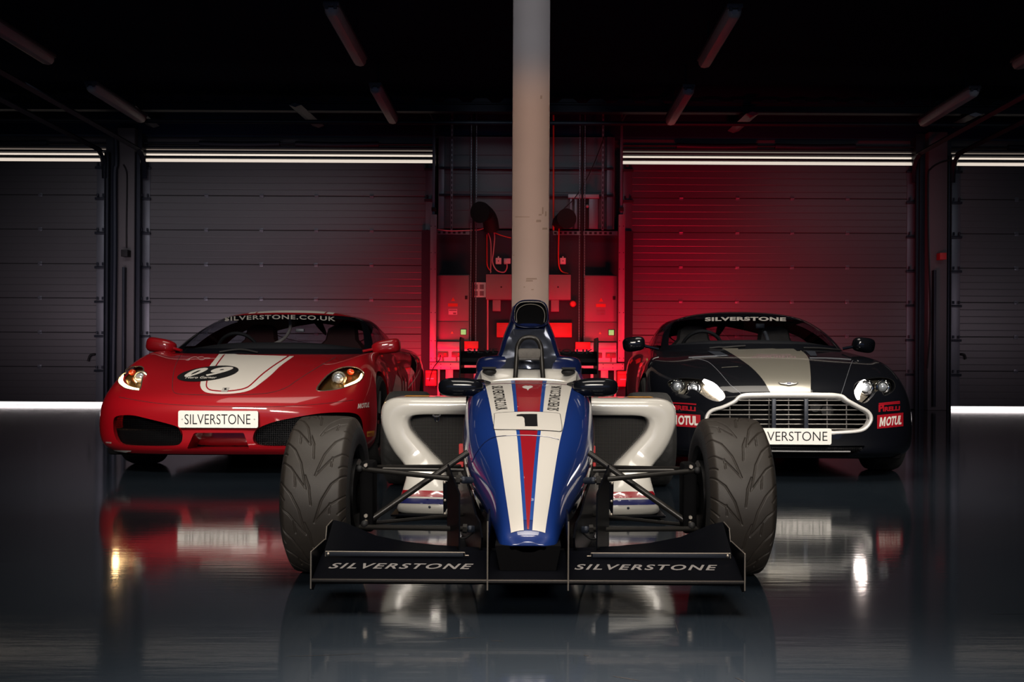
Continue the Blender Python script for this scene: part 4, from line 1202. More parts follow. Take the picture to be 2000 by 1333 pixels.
v, f = text_mesh('SILVERSTONE', .01, 0); decal('side_lettering', quadmap(v, [(207,866),(218,867),(218,864),(207,863)]), f, f_surf, 7.0, 'white_vinyl', ferr, 6, .0015)

# number plate
def number_plate(root, surf, c, hw, hh, d0, lab, txt, push=.018):
    p0 = surf.pix(c[0], c[1], d0)[0]
    d = p0.y - push
    bl, br, tr, tl = W(c[0] - hw, c[1] + hh, d), W(c[0] + hw, c[1] + hh, d), W(c[0] + hw, c[1] - hh, d), W(c[0] - hw, c[1] - hh, d)
    w, h = (br - bl).length / 2, (tl - bl).length / 2
    cen = (bl + tr) / 2; out = []
    rr = .012
    for cx, cz, a0 in ((w - rr, h - rr, 0), (-w + rr, h - rr, 90), (-w + rr, -h + rr, 180), (w - rr, -h + rr, 270)):
        for k in range(6):
            a = R(a0 + 18 * k); out.append((cen.x + cx + rr * math.cos(a), cen.z + cz + rr * math.sin(a)))
    pl = ob('number_plate', prism(out, 'y', d, d + .012), 'plate_white', root, label=lab)
    return pl, d, (bl, br, tr, tl)
pl, d, q = number_plate(ferr, f_surf, (426, 819.5), 78, 16.6, 6.5, 'white number plate with black letters', '')
def inq(q, a, b, c, e):
    def L(u, v): return (1 - u) * (1 - v) * q[0] + u * (1 - v) * q[1] + u * v * q[2] + (1 - u) * v * q[3]
    return [L(a, b), L(c, b), L(c, e), L(a, e)]
ob('plate_lettering', flat_text('SILVERSTONE', inq(q, .08, .20, .905, .80), .001, bold=-.004), 'black_vinyl', pl, smooth=False)
ob('plate_screws', join(ball(tuple(inq(q, .05, .5, .05, .5)[0]), .005, .003, .005, 10, 6), ball(tuple(inq(q, .955, .5, .955, .5)[0]), .005, .003, .005, 10, 6)), 'letter_silver', pl)
# screen banner and roof stripe
v, f = text_mesh('SILVERSTONE.CO.UK', .02, 0, 1.12)
def arc_text(v, x0, x1, ybase, h, sag):
    o = []
    for a, b in v:
        x = x0 + (x1 - x0) * a; y = ybase + sag * (2 * a - 1) ** 2 - h * b
        o.append((x, y))
    return np.array(o)
vt, ft = split2d([tuple(p) for p in v], f, .06)
decal('screen_lettering', arc_text(vt, 439, 655, 624.5, 8.5, 4.0), ft, f_gs, 8.3, 'letter_silver', ferr, 8, .003)
def roof_ray(root):
    m = root_matrix(root)
    return lambda p: (m @ Vector((p[0], p[1], 2.2)), Vector((0, 0, -1)), m @ Vector((p[0], p[1], 1.18)))
for a_, b_, mm, of in ((-.36, .36, 'white_vinyl', .0015), (-.30, -.285, 'red_vinyl', .0025), (.285, .30, 'red_vinyl', .0025)):
    decal('roof_stripe', *poly([(a_, 2.02), (b_, 2.02), (b_, 3.1), (a_, 3.1)]), f_gs, 0, mm, ferr, .05, of, ray=roof_ray(ferr))

# side (seen beyond the right front wing): intake slashes and white flash, in car space
def side_ray(root, side, surf):
    m = root_matrix(root)
    def ray(p):
        o = m @ Vector((side * 2, p[0], p[1])); d = (m.to_3x3() @ Vector((-side, 0, 0)))
        return o, d, m @ Vector((side * .95, p[0], p[1]))
    return ray
ray = side_ray(ferr, 1, f_surf)
for sg in (1, -1):
    ry = side_ray(ferr, sg, f_surf)
    decal('side_stripe', *poly([(1.42,.40),(1.75,.53),(2.0,.66),(2.35,.60),(2.62,.58),(3.1,.72),(3.2,.80),(2.75,.72),(2.5,.40),(2.62,.16),(2.2,.16),(2.05,.45),(1.6,.36)]), f_surf, 9, 'white_vinyl', ferr, .06, .0015, ray=ry)
    for k in range(3):
        sl = cr([(2.12 + .14 * k, .70), (2.28 + .14 * k, .62), (2.36 + .12 * k, .45), (2.34 + .1 * k, .22)], 6)
        decal('side_slash', *band([tuple(p)[:2] for p in sl], .065), f_surf, 9, 'black_vinyl', ferr, .06, .003, ray=ry)
    decal('door_intake', *poly([(2.75,.72),(3.05,.86),(3.08,.74),(2.95,.66)]), f_surf, 9, 'void_black', ferr, .06, .003, ray=ry)
    decal('side_line', *band([(2.6,.52),(3.25,.69)], .02), f_surf, 9, 'white_vinyl', ferr, .06, .002, ray=ry)

# mirrors
def wing_mirror(root, c, sx, arm_from, m, size=(.105, .075, .062), arms=2, flip=1):
    """c: housing centre in world space; arm_from: foot on the door in world space"""
    g = ball((0, 0, 0), 1, 1, 1, 36, 20)
    def sq(v, e): return math.copysign(abs(v) ** e, v)
    g = ([(size[0] * sq(p[0], .62) * (1 - .12 * sx * p[0] * flip), size[1] * sq(p[1], .8), size[2] * sq(p[2], .62) * (1 + .12 * sx * p[0])) for p in g[0]], g[1])
    r = ob('wing_mirror', xf(g, Matrix.Translation(c) @ Matrix.Rotation(R(-8 * sx * flip), 4, 'Y')), m, root)
    # flatten the back into a glass face
    me = r.data
    for v in me.vertices:
        w = v.co
    g = xf(lathe([(0, 0), (0, .85), (-.0, .86)], 'y', 28, (0, 0, 0)), Matrix.Translation(Vector(c) + Vector((0, size[1] * .55, 0))) @ Matrix.Diagonal((size[0], 1, size[2], 1)))
    ob('mirror_glass', g, 'chrome', r)
    a = Vector(arm_from)
    for k in range(arms):
        off = Vector((0, .03 * k, -.035 * k))
        s = Vector(c) + Vector((-sx * size[0] * .55, 0, -.01 - .035 * k))
        ob('mirror_arm', tube(cr([tuple(s), tuple((s + a) / 2 + off * .5 + Vector((0, 0, .0))), tuple(a + off)], 6), .017, 10, flat=.7), m, r)
    return r
wing_mirror(ferr, (-2.93, 7.92, .885), -1, (-2.74, 7.86, .845), 'red_paint', (.115, .08, .058))
wing_mirror(ferr, (-1.12, 7.92, .885), 1, (-1.31, 7.86, .845), 'red_paint', (.115, .08, .058))

# wheels and cabin
for wy, w in ((.99, .235), (3.58, .29)):
    for s in (-1, 1): road_wheel(ferr, s * (.955 - w / 2 - .02), wy, .332, w, s)
Mf = root_matrix(ferr)
ob('underbody', xf(bbox2(-.80, .80, .25, 4.3, .13, .30, .02), Mf), 'void_black', ferr)
ob('wheel_wells', xf(join(box(-.70, .70, .62, 1.36, .28, .66), box(-.66, .66, 3.2, 3.95, .28, .70)), Mf), 'void_black', ferr, smooth=False)
ob('dashboard', xf(tube(cr([(-.66, 1.62, .76), (-.3, 1.52, .80), (.3, 1.52, .80), (.66, 1.62, .76)], 6), .11, 12), Mf), 'skin_interior', ferr)
ob('cabin_floor', xf(box(-.72, .72, 1.3, 3.1, .28, .55), Mf), 'skin_interior', ferr, smooth=False)
for s in (-1, 1):
    seat = ob('seat', xf(loft([[(s * .36 + x * k, y, z) for x, y in ((-.24, 0 + dy), (-.2, -.06 + dy), (.2, -.06 + dy), (.24, 0 + dy), (.2, .08 + dy), (-.2, .08 + dy))] for k, z, dy in ((1, .5, 2.3), (1, .7, 2.36), (.95, .88, 2.42), (.62, .96, 2.45), (.55, 1.06, 2.48), (.3, 1.09, 2.49))]), Mf), 'seat_red', ferr)
ob('steering_wheel', xf(tube([(-.36 + .17 * math.cos(a), 1.75 - .05 * math.sin(a), .83 + .16 * math.sin(a)) for a in np.linspace(0, 2 * math.pi, 33)[:-1]], .015, 8, closed=True), Mf), 'matte_black', ferr)
pc = [W(566, 624, 8.62), W(567, 640, 8.6), W(560, 656, 8.5), W(545, 668, 8.4), W(520, 678, 8.3), W(503, 684, 8.2), W(500, 692, 8.15)]
ob('roll_cage_tube', tube(cr(pc, 6), .014, 10), 'cage_white', ferr)  # pale reflection in the windscreen, put in as a tube
ob('rear_view_mirror', pbox(577, 642, 594, 649, 8.4, .03, .008), 'trunk_grey', ferr)
wp = f_gs.pix(505, 686, 8)[0]
ob('wiper', tube(cr([f_gs.pix(x, y, 8)[0] + Vector((0, -.015, .004)) for x, y in ((430, 689), (470, 684), (505, 690))], 5), .007, 8), 'matte_black', ferr)
# ------------------------------------------------------------------ the black car
ast = thing('black_sports_car', 'black front-engined coupe with silver bonnet stripe and wide chrome-rimmed grille, right of the racing car', 'car', (1.69, 6.42, 0), R(-3.3))
AL = [
 rib((0,.09,.150),(0,.0,.185),(0,.03,.25),(0,.035,.33),(0,.03,.45),(0,.03,.575),(0,.16,.655),(0,.52,.755),(0,.95,.83),(0,1.33,.882)),
 rib((.3,.10,.150),(.3,.01,.185),(.3,.04,.25),(.3,.045,.33),(.3,.04,.45),(.3,.04,.575),(.295,.17,.655),(.29,.52,.755),(.28,.96,.83),(.28,1.34,.882)),
 rib((.55,.13,.150),(.56,.045,.185),(.57,.07,.25),(.57,.075,.33),(.56,.08,.45),(.55,.105,.57),(.53,.25,.650),(.50,.56,.745),(.49,.99,.822),(.50,1.39,.878)),
 rib((.72,.21,.150),(.735,.14,.185),(.745,.16,.25),(.75,.16,.33),(.745,.17,.45),(.73,.205,.57),(.69,.36,.668),(.655,.64,.757),(.635,1.06,.818),(.645,1.46,.872)),
 rib((.83,.35,.150),(.855,.28,.185),(.87,.285,.25),(.875,.285,.33),(.87,.305,.45),(.85,.355,.57),(.81,.50,.68),(.765,.76,.772),(.735,1.16,.818),(.715,1.55,.866)),
 rib((.88,.53,.150),(.91,.465,.185),(.925,.465,.25),(.93,.465,.33),(.925,.475,.46),(.91,.51,.585),(.87,.62,.70),(.825,.84,.788),(.785,1.22,.822),(.748,1.62,.866)),
 rib((.90,.72,.150),(.93,.70,.185),(.945,.70,.25),(.95,.70,.33),(.947,.70,.47),(.932,.72,.60),(.90,.79,.712),(.855,.94,.792),(.805,1.28,.828),(.762,1.70,.868)),
 rib((.91,.95,.150),(.935,.95,.20),(.95,.95,.26),(.955,.95,.34),(.95,.95,.48),(.94,.95,.61),(.91,.98,.712),(.87,1.08,.782),(.822,1.36,.825),(.772,1.78,.872)),
 rib((.90,1.25,.150),(.92,1.25,.20),(.928,1.25,.26),(.93,1.25,.36),(.93,1.25,.48),(.925,1.25,.60),(.905,1.26,.70),(.875,1.31,.77),(.832,1.48,.82),(.782,1.87,.876)),
 rib((.88,1.6,.150),(.90,1.6,.20),(.905,1.6,.28),(.90,1.6,.38),(.905,1.6,.49),(.905,1.6,.60),(.89,1.6,.69),(.87,1.63,.76),(.838,1.72,.82),(.79,1.97,.88)),
 rib((.87,2.1,.150),(.89,2.1,.20),(.89,2.1,.28),(.885,2.1,.38),(.892,2.1,.49),(.895,2.1,.60),(.885,2.1,.69),(.865,2.1,.77),(.84,2.12,.83),(.79,2.2,.888)),
 rib((.88,2.6,.150),(.90,2.6,.20),(.90,2.6,.28),(.90,2.6,.38),(.905,2.6,.49),(.91,2.6,.61),(.90,2.6,.71),(.88,2.6,.79),(.845,2.6,.86),(.78,2.62,.91)),
 rib((.90,3.0,.150),(.92,3.0,.20),(.93,3.0,.28),(.935,3.0,.38),(.942,3.0,.50),(.945,3.0,.63),(.935,3.0,.74),(.90,3.0,.82),(.84,3.0,.89),(.74,3.0,.93)),
 rib((.90,3.45,.150),(.925,3.45,.20),(.935,3.45,.28),(.94,3.45,.38),(.948,3.45,.51),(.95,3.45,.65),(.935,3.45,.77),(.89,3.45,.84),(.80,3.45,.90),(.66,3.45,.94)),
 rib((.87,3.9,.160),(.89,3.9,.22),(.90,3.9,.30),(.905,3.9,.40),(.91,3.9,.53),(.91,3.9,.67),(.89,3.9,.79),(.84,3.88,.86),(.73,3.82,.91),(.55,3.75,.94)),
 rib((.75,4.18,.180),(.78,4.2,.23),(.79,4.22,.31),(.80,4.22,.42),(.80,4.22,.55),(.80,4.22,.69),(.77,4.2,.81),(.70,4.14,.87),(.58,4.02,.91),(.42,3.9,.935)),
 rib((.4,4.3,.180),(.42,4.34,.23),(.43,4.35,.31),(.43,4.36,.42),(.43,4.36,.55),(.42,4.36,.70),(.40,4.34,.83),(.37,4.26,.89),(.3,4.1,.915),(.2,3.97,.93)),
 rib((0,4.32,.180),(0,4.36,.23),(0,4.37,.31),(0,4.38,.42),(0,4.38,.55),(0,4.38,.70),(0,4.36,.84),(0,4.28,.90),(0,4.12,.92),(0,3.99,.93)),
]
AL = [[(p[0] * .985, p[1], p[2]) for p in r] for r in AL]
A_rail = [(0,2.13,1.192),(.25,2.13,1.190),(.43,2.16,1.183),(.53,2.21,1.168),(.572,2.27,1.152),(.59,2.33,1.146),(.597,2.41,1.150),(.60,2.5,1.152),(.60,2.6,1.152),(.595,2.7,1.150),(.585,2.9,1.138),(.565,3.1,1.11),(.525,3.35,1.06),(.46,3.6,1.0),(.36,3.8,.965),(.25,3.9,.95),(.12,3.95,.94),(0,3.96,.94)]
A_spine = [(0,2.42,1.222),(0,2.43,1.222),(0,2.45,1.222),(0,2.48,1.223),(0,2.52,1.223),(0,2.56,1.223),(0,2.62,1.223),(0,2.68,1.222),(0,2.75,1.22),(0,2.83,1.215),(0,2.95,1.205),(0,3.1,1.185),(0,3.25,1.155),(0,3.4,1.12),(0,3.5,1.09),(0,3.6,1.06),(0,3.65,1.04),(0,3.7,1.03)]
# closed outline of the grille mouth (middle of the bright surround)
half = [(1544,771.5),(1600,772.2),(1640,774),(1655,783),(1681,797),(1695,805),(1701,818),(1694,833),(1679,842),(1640,845.5),(1600,847)]
A_grille = cr(half + [(1543,848),(1490,848.5),(1440,848),(1404,846),(1388,840),(1380.5,828),(1380,815),(1389,803),(1412,795.5),(1434,785),(1449,774),(1490,772)], 5, True)
A_lamp_l = cr([(1305,752),(1309,744),(1330,739.5),(1361,741),(1387,748),(1411,763),(1417,777),(1405,785),(1386,781),(1370,771),(1357,762.5),(1348,762),(1340,771),(1320,768)], 6, True)
A_lamp_r = cr([(1668,766),(1671,750),(1690,741.5),(1721,738),(1743,743),(1748.5,757),(1741,768),(1728,774),(1722,766),(1712,766),(1704,776),(1690,788),(1675,783)], 6, True)
A_low = [tuple(p) for p in resample(cr([(1500,873),(1690,871),(1680,884),(1655,892.5),(1420,893.5),(1400,886),(1390,873)], 1, True), 120)]
a_body, a_surf, a_gs = build_body(ast, AL, A_rail, A_spine, 'black_paint',
    [(A_grille, .05), (A_lamp_l, .05), (A_lamp_r, .05), (A_low, .06)], [(.84, .33), (3.44, .335)], .362, dmax=8.0)
def P2(o): return [tuple(p)[:2] for p in o]
gb = backing('grille_recess', A_grille, a_surf, 6.3, .26, 'void_black', ast, 1.06)
ring = [a_surf.pix(x, y, 6.3)[0] for x, y in P2(A_grille)]
ring = [Vector(p) for p in resample(ring, 160)]
nn = len(ring); V = []; Fc = []
cen = sum(ring, Vector()) / nn
ringpx = resample(P2(A_grille), nn); cpx = ringpx.mean(0)
for i in range(nn):
    a, b = ringpx[i - 1], ringpx[(i + 1) % nn]; t_ = (b - a) / np.linalg.norm(b - a); n2 = np.array([-t_[1], t_[0]])
    if n2.dot(ringpx[i] - cpx) < 0: n2 = -n2
    for u, h in ((-3.9, -.035), (-3.9, .004), (-2.6, .013), (0, .016), (2.6, .013), (3.9, .004), (3.9, -.01)):
        q = ringpx[i] + n2 * u * (1.0 if abs(ringpx[i][0] - 1541) < 90 else .85)
        p, n = a_surf.pix(q[0], q[1], 6.3)
        V.append(tuple(p + n * h))
for i in range(nn):
    j = (i + 1) % nn
    for k in range(6): Fc.append((i * 7 + k, j * 7 + k, j * 7 + k + 1, i * 7 + k + 1))
gs_ = ob('grille_surround', (V, Fc), 'grille_metal', ast, angle=60, label='bright metal grille surround')
gp = np.array(P2(A_grille))
def grille_bar(fixed, horiz, rad, back, m='bar_metal', name='grille_bar'):
    t = np.linspace(1375, 1710, 400) if horiz else np.linspace(765, 852, 200)
    pts = np.stack([t, np.full_like(t, fixed)], 1) if horiz else np.stack([np.full_like(t, fixed), t], 1)
    ins = pts[inside(pts, gp)]
    if len(ins) < 4: return
    ins = ins[np.linspace(0, len(ins) - 1, 18 if horiz else 6).astype(int)]
    ob(name, tube([a_surf.pix(x, y, 6.3)[0] + Vector((0, back, 0)) for x, y in ins], rad, 8), m, ast)
for y in (783, 792.3, 801.6, 811, 820.3, 829.6, 839): grille_bar(y, True, .0042, .028)
for x in (1428, 1466, 1505, 1543.5, 1581, 1619, 1657): grille_bar(x, False, .0042, .040)
for i, x in enumerate((1512, 1575)):
    ob('bracket', pbox(x - 4, 780, x + 4, 840, 6.42, .02, .002), 'dark_steel', ast)
for x, y in ((1592, 796), (1614, 803)):
    ob('horn', tube([W(x, y, 6.58), W(x, y, 6.62)], [.032, .045], 20), 'matte_black', ast)
backing('lower_grille', A_low, a_surf, 6.3, .16, 'void_black', ast, 1.06)
backing('lower_mesh', A_low, a_surf, 6.3, .03, 'intake_mesh', ast, 1.0)
ob('splitter', (lambda P: tube(P, .010, 8, flat=.5))([a_surf.pix(x, y, 6.3)[0] + Vector((0, -.015, 0)) for x, y in P2(cr([(1410, 897.5), (1470, 900), (1541, 900.5), (1620, 899), (1675, 895)], 6))]), 'trunk_grey', ast)

for outl, sgn in ((A_lamp_l, -1), (A_lamp_r, 1)):
    r = backing('headlamp', outl, a_surf, 6.7, .10, 'lamp_inner', ast, 1.08, label='lit twin-round headlamp with clear cover')
    backing('lamp_cover', outl, a_surf, 6.7, .003, 'clear_glass', ast, 1.0, parent=r, step=6)
    cs = ((1325.5, 756, 8.6), (1357, 759, 8.0)) if sgn < 0 else ((1729, 757, 8.6), (1697, 758, 8.6))
    for (x, y, pr) in cs:
        p = a_surf.pix(x, y, 6.8)[0] + Vector((0, .055, 0)); rr = pr / 285
        ob('lamp_ring', tube([tuple(p + Vector((rr * 1.32 * math.cos(a), -.012, rr * 1.32 * math.sin(a)))) for a in np.linspace(0, 2 * math.pi, 41)[:-1]], .0065, 8, closed=True), 'chrome', r)
        ob('lamp_bowl', lathe([(-.02, rr * 1.75), (.01, rr * 1.4), (.0, rr * 1.3), (.035, rr * .9)], 'y', 32, tuple(p)), 'rim_dark', r)
        ob('lamp_lens', ball(tuple(p), rr, .026, rr, 24, 12), 'lens', r)
        g = [ball(tuple(p + Vector((rr * 1.58 * math.cos(a), -.006, rr * 1.58 * math.sin(a)))), .0045, .003, .0045, 8, 5) for a in np.linspace(0, 2 * math.pi, 13)[:-1]]
        ob('ring_studs', join(*g), 'chrome', r)
    hp = [(1376, 744), (1386, 750), (1397, 758), (1407, 767), (1413, 777)] if sgn < 0 else [(1691, 744), (1685, 752), (1680, 762), (1677, 772), (1679, 781)]
    hot_blob(hp, .024 if sgn < 0 else .022, a_surf, 6.7, 'lamp_hot_cool', r, back=.03)
    e = a_surf.pix(*hp[2], 6.7)[0]
    spot('headlamp_beam', tuple(e + Vector((0, -.06, 0))), (e.x, 0, .2), 1.5, (1, .82, .75), 70, .8, .02)
    Pl = [a_surf.pix(x, y, 6.7)[0] + Vector((0, .004, 0)) for x, y in P2(outl)]
    ob('lamp_rim', tube(Pl, .003, 6, closed=True), 'rim_dark', r)

lf = cr([(1408,679.5),(1430,692),(1448,704),(1464,715.5),(1479,729.5),(1493,747),(1506,770)], 5)
rt = cr([(1583,770),(1583.5,748),(1583,729),(1580,704),(1572,691),(1556,680)], 5)
decal('bonnet_stripe', *poly(P2(lf) + P2(rt)), a_surf, 6.9, 'silver_paint', ast, 7, .0013)
v, f = text_mesh('ASTON MARTIN', .0, 0, 1.1); decal('stripe_lettering', quadmap(v, [(1467,700.2),(1554,700.2),(1552,696.5),(1469,696.5)]), f, a_surf, 7.2, 'label_dark', ast, 7, .0025)
wing = P2(cr([(1477,694),(1490,696),(1502,696.2),(1511,695),(1520,696.2),(1532,696),(1545,694),(1535,693.2),(1520,694),(1511,693),(1502,694),(1487,693.2)], 3, True))
decal('wing_emblem', *band(wing, .55, True), a_surf, 7.2, 'label_dark', ast, 7, .0025)
bw = P2(cr([(1520.5,749.2),(1530,749.8),(1537,748.6),(1541,748.2),(1545,748.6),(1551,749.8),(1558.5,749.2),(1555,751.8),(1548,753.2),(1541,754.4),(1534,753.2),(1525,751.8)], 4, True))
bd = decal('nose_badge', *poly(bw), a_surf, 6.4, 'plate_white', ast, 5, .006)
decal('badge_bar', *band(bw, .8, True), a_surf, 6.4, 'black_vinyl', bd, 5, .0068)
decal('badge_bar', *poly([(1537,749.6),(1545,749.6),(1545,751.6),(1537,751.6)]), a_surf, 6.4, 'navy_vinyl', bd, 5, .0068)
for ln in ([(1449,771),(1436,760),(1426,752)], [(1642,772),(1647,758),(1655,733),(1662,712),(1666,704)], [(1426,752),(1400,722),(1380,706),(1352,700)]):
    decal('shut_line', *band(P2(cr(ln, 6)), .9), a_surf, 6.8, 'steel_grey', ast, 8, .0008)
ob('cowl_edge', (lambda P: tube(P, .006, 8))([a_surf.pix(x, y, 7.2)[0] for x, y in P2(cr([(1345,699),(1380,697),(1420,695.5)], 5))]), 'steel_grey', ast)
ob('cowl_edge', (lambda P: tube(P, .006, 8))([a_surf.pix(x, y, 7.2)[0] for x, y in P2(cr([(1581,700),(1620,700.5),(1662,703)], 5))]), 'steel_grey', ast)
for q in ([(1382,687),(1406,687.5),(1425,696.5),(1400,696.5)], [(1573,686),(1592,687),(1596,696),(1583,696)]):
    decal('bonnet_vent', *poly(q), a_surf, 7.2, 'dark_steel', ast, 7, .003)
# sponsor marks on the bumper corners
def mark(txt, q, fg, root, surf, d0, bg=None, qb=None, bold=.035, shear=0):
    if bg: decal('sponsor_panel', *poly(qb), surf, d0, bg, root, 6, .001)
    v, f = text_mesh(txt, bold, shear); decal('sponsor_lettering', quadmap(v, q), f, surf, d0, fg, root, 6, .002)
mark('MOTUL', [(1717,834),(1760,829.5),(1761.5,811.5),(1719,816)], 'white_vinyl', ast, a_surf, 6.6, 'red_vinyl', [(1713,838),(1764,833),(1764,806.5),(1713,811.5)], .04, .12)
mark('IRELLI', [(1724,804.5),(1757,802),(1757.5,793.5),(1724,795.5)], 'red_vinyl', ast, a_surf, 6.6, bold=.05)
mark('P', [(1715.5,805.5),(1725,804.5),(1727,789),(1715.5,791)], 'red_vinyl', ast, a_surf, 6.6, bold=.05)
decal('sponsor_lettering', *band([(1724,791),(1740,789.5),(1757,788),(1757,785),(1716,789)], 2.2), a_surf, 6.6, 'red_vinyl', ast, 6, .002)
mark('MOTUL', [(1308,829),(1364,832),(1362,813),(1309,811)], 'white_vinyl', ast, a_surf, 6.6, 'red_vinyl', [(1300,832),(1368,836),(1368,811),(1300,806.5)], .04, .12)
mark('PIRELLI', [(1311,800.5),(1359,804),(1359,795.5),(1311,791)], 'red_vinyl', ast, a_surf, 6.6, bold=.05)
decal('sponsor_lettering', *band([(1312,787.5),(1340,789),(1360,790.5)], 2.6), a_surf, 6.6, 'red_vinyl', ast, 6, .002)
pl, d, q = number_plate(ast, a_surf, (1543, 853), 81, 15.8, 6.2, 'white number plate, left end hidden', '', push=.05)
ob('plate_lettering', flat_text('SILVERSTONE', inq(q, .05, .22, .95, .80), .001, bold=-.004), 'black_vinyl', pl, smooth=False)
v, f = text_mesh('SILVERSTONE', .045, 0, 1.08)
decal('screen_lettering', arc_text(v, 1377, 1535, 627.5, 7.5, 1.0), f, a_gs, 8.4, 'letter_silver', ast, 8, .003)
wing_mirror(ast, (0.835, 7.85, .915), -1, (1.02, 7.86, .875), 'black_paint', (.088, .06, .058), arms=1, flip=-1)
wing_mirror(ast, (2.60, 7.78, .915), 1, (2.46, 7.82, .885), 'black_paint', (.085, .06, .058), arms=1, flip=-1)
for wy, w in ((.84, .235), (3.44, .28)):
    for s in (-1, 1): road_wheel(ast, s * (.94 - w / 2 - .02), wy, .332, w, s)
Ma = root_matrix(ast)
ob('underbody', xf(bbox2(-.78, .78, .25, 4.2, .13, .30, .02), Ma), 'void_black', ast)
ob('wheel_wells', xf(join(box(-.68, .68, .55, 1.2, .28, .66), box(-.64, .64, 3.1, 3.8, .28, .70)), Ma), 'void_black', ast, smooth=False)
ob('dashboard', xf(tube(cr([(-.66, 1.75, .80), (-.3, 1.62, .84), (.3, 1.62, .84), (.66, 1.75, .80)], 6), .11, 12), Ma), 'skin_interior', ast)
ob('cabin_floor', xf(box(-.72, .72, 1.4, 3.3, .28, .55), Ma), 'skin_interior', ast, smooth=False)
for s in (-1, 1):
    ob('seat', xf(loft([[(s * .36 + x * k, y, z) for x, y in ((-.24, 0 + dy), (-.2, -.06 + dy), (.2, -.06 + dy), (.24, 0 + dy), (.2, .08 + dy), (-.2, .08 + dy))] for k, z, dy in ((1, .5, 2.4), (1, .7, 2.46), (.95, .9, 2.52), (.62, .98, 2.55), (.55, 1.07, 2.58), (.3, 1.1, 2.59))]), Ma), 'pad_grey', ast)
ob('steering_wheel', xf(tube([(-.36 + .17 * math.cos(a), 1.85 - .05 * math.sin(a), .87 + .16 * math.sin(a)) for a in np.linspace(0, 2 * math.pi, 33)[:-1]], .015, 8, closed=True), Ma), 'matte_black', ast)
ob('rear_view_mirror', pbox(1476, 632, 1494, 642, 8.4, .03, .008), 'dark_steel', ast)
ob('roll_cage_tube', tube(cr([W(1494, 650, 8.4), W(1499, 664, 8.3), W(1501, 680, 8.1)], 5), .018, 10), 'steel_grey', ast)
for pts in ([(1385, 684), (1420, 679.5), (1455, 677)], [(1568, 681), (1600, 681.5), (1640, 685)]):
    ob('wiper', tube([a_gs.pix(x, y, 7.8)[0] + Vector((0, -.015, .004)) for x, y in P2(cr(pts, 5))], .007, 8), 'matte_black', ast)
# =================================================================== THE SINGLE SEATER
rc = thing('racing_car', 'open-wheel single-seater in blue and white with red stripe and number 1, front centre', 'racing car', (0, 3.6, 0), 0)
def sym(half):
    """closed ring from a half section (x >= 0, top centre to bottom centre)"""
    return half + [(-p[0], p[1], p[2]) for p in reversed(half[1:-1])]

# ---- nose and tub: sections (y, top z, half width of the flat top, widest half width, z of widest, bottom half width, bottom z)
ST = [
 (3.020, .212, .030, .056, .196, .040, .180),
 (3.032, .232, .052, .080, .200, .058, .168),
 (3.060, .252, .060, .092, .205, .066, .164),
 (3.150, .296, .068, .104, .222, .070, .166),
 (3.300, .364, .086, .128, .258, .084, .165),
 (3.450, .424, .104, .160, .298, .100, .158),
 (3.600, .476, .122, .196, .345, .118, .140),
 (3.750, .522, .142, .232, .395, .140, .115),
 (3.950, .572, .165, .262, .450, .160, .085),
 (4.200, .620, .190, .280, .500, .185, .060),
 (4.450, .656, .208, .290, .545, .205, .055),
 (4.640, .676, .216, .296, .570, .220, .055),
]
def tub_half(s):
    y, zt, wt, wm, zm, wb, zb = s
    return [(0, y, zt), (wt * .55, y, zt - .001), (wt, y, zt - .010), (wt + (wm - wt) * .62, y, zt - (zt - zm) * .36), (wm, y, zm), (wm * .985, y, zm - (zm - zb) * .3),
            (wb + (wm - wb) * .42, y, zb + (zm - zb) * .28), (wb, y, zb + .012), (wb * .5, y, zb), (0, y, zb)]
net = [tub_half(s) for s in ST]
nu = np.linspace(0, len(ST) - 1, 150); nv = np.linspace(0, 9, 82)
S = bspline(net, nu, nv, symu=False)
Lh = S.copy(); Lh[..., 0] *= -1
full_t = np.concatenate([Lh[:, ::-1], S[:, 1:]], 1)
full_t = np.ascontiguousarray(full_t); a_, b_ = full_t.shape[:2]
Vn = full_t.reshape(-1, 3); Fn = gridfaces(a_, b_)
cap = [tuple(range(b_))]
n_surf = Surf(Vn, Fn)
nose = ob('nose_and_tub', join((Vn, Fn + cap)), 'blue_paint', rc, angle=60)

def top_ray(p): return (Vector((p[0], p[1], 2.0)), Vector((0, 0, -1)), Vector((p[0], p[1], .5)))
def prof(tab):
    def f(y): return float(np.interp(y, [t[0] for t in tab], [t[1] for t in tab]))
    return f
wo = prof([(3.03, .050), (3.3, .080), (3.6, .111), (3.8, .135), (4.2, .17), (4.62, .205)])
wi = prof([(3.03, .012), (3.3, .026), (3.6, .040), (3.8, .052), (4.2, .067), (4.62, .083)])
wr = prof([(3.03, .002), (3.3, .014), (3.6, .028), (3.8, .040), (4.2, .052), (4.62, .064)])
def stripe(a, b, y0, y1, m, name, off=.0016):
    ys = np.linspace(y0, y1, 60)
    pts = [(a(y), y) for y in ys] + [(b(y), y) for y in ys[::-1]]
    return decal(name, *poly(pts), n_surf, 0, m, rc, .014, off, ray=top_ray)
for sg in (-1, 1):
    stripe(lambda y: sg * wi(y), lambda y: sg * wo(y), 3.047, 4.63, 'white_vinyl', 'white_stripe')
    stripe(lambda y: sg * wr(y), lambda y: sg * wi(y), 3.09, 4.63, 'blue_vinyl', 'blue_stripe')
stripe(lambda y: -wr(y), lambda y: wr(y), 3.05, 4.63, 'red_vinyl', 'red_stripe')
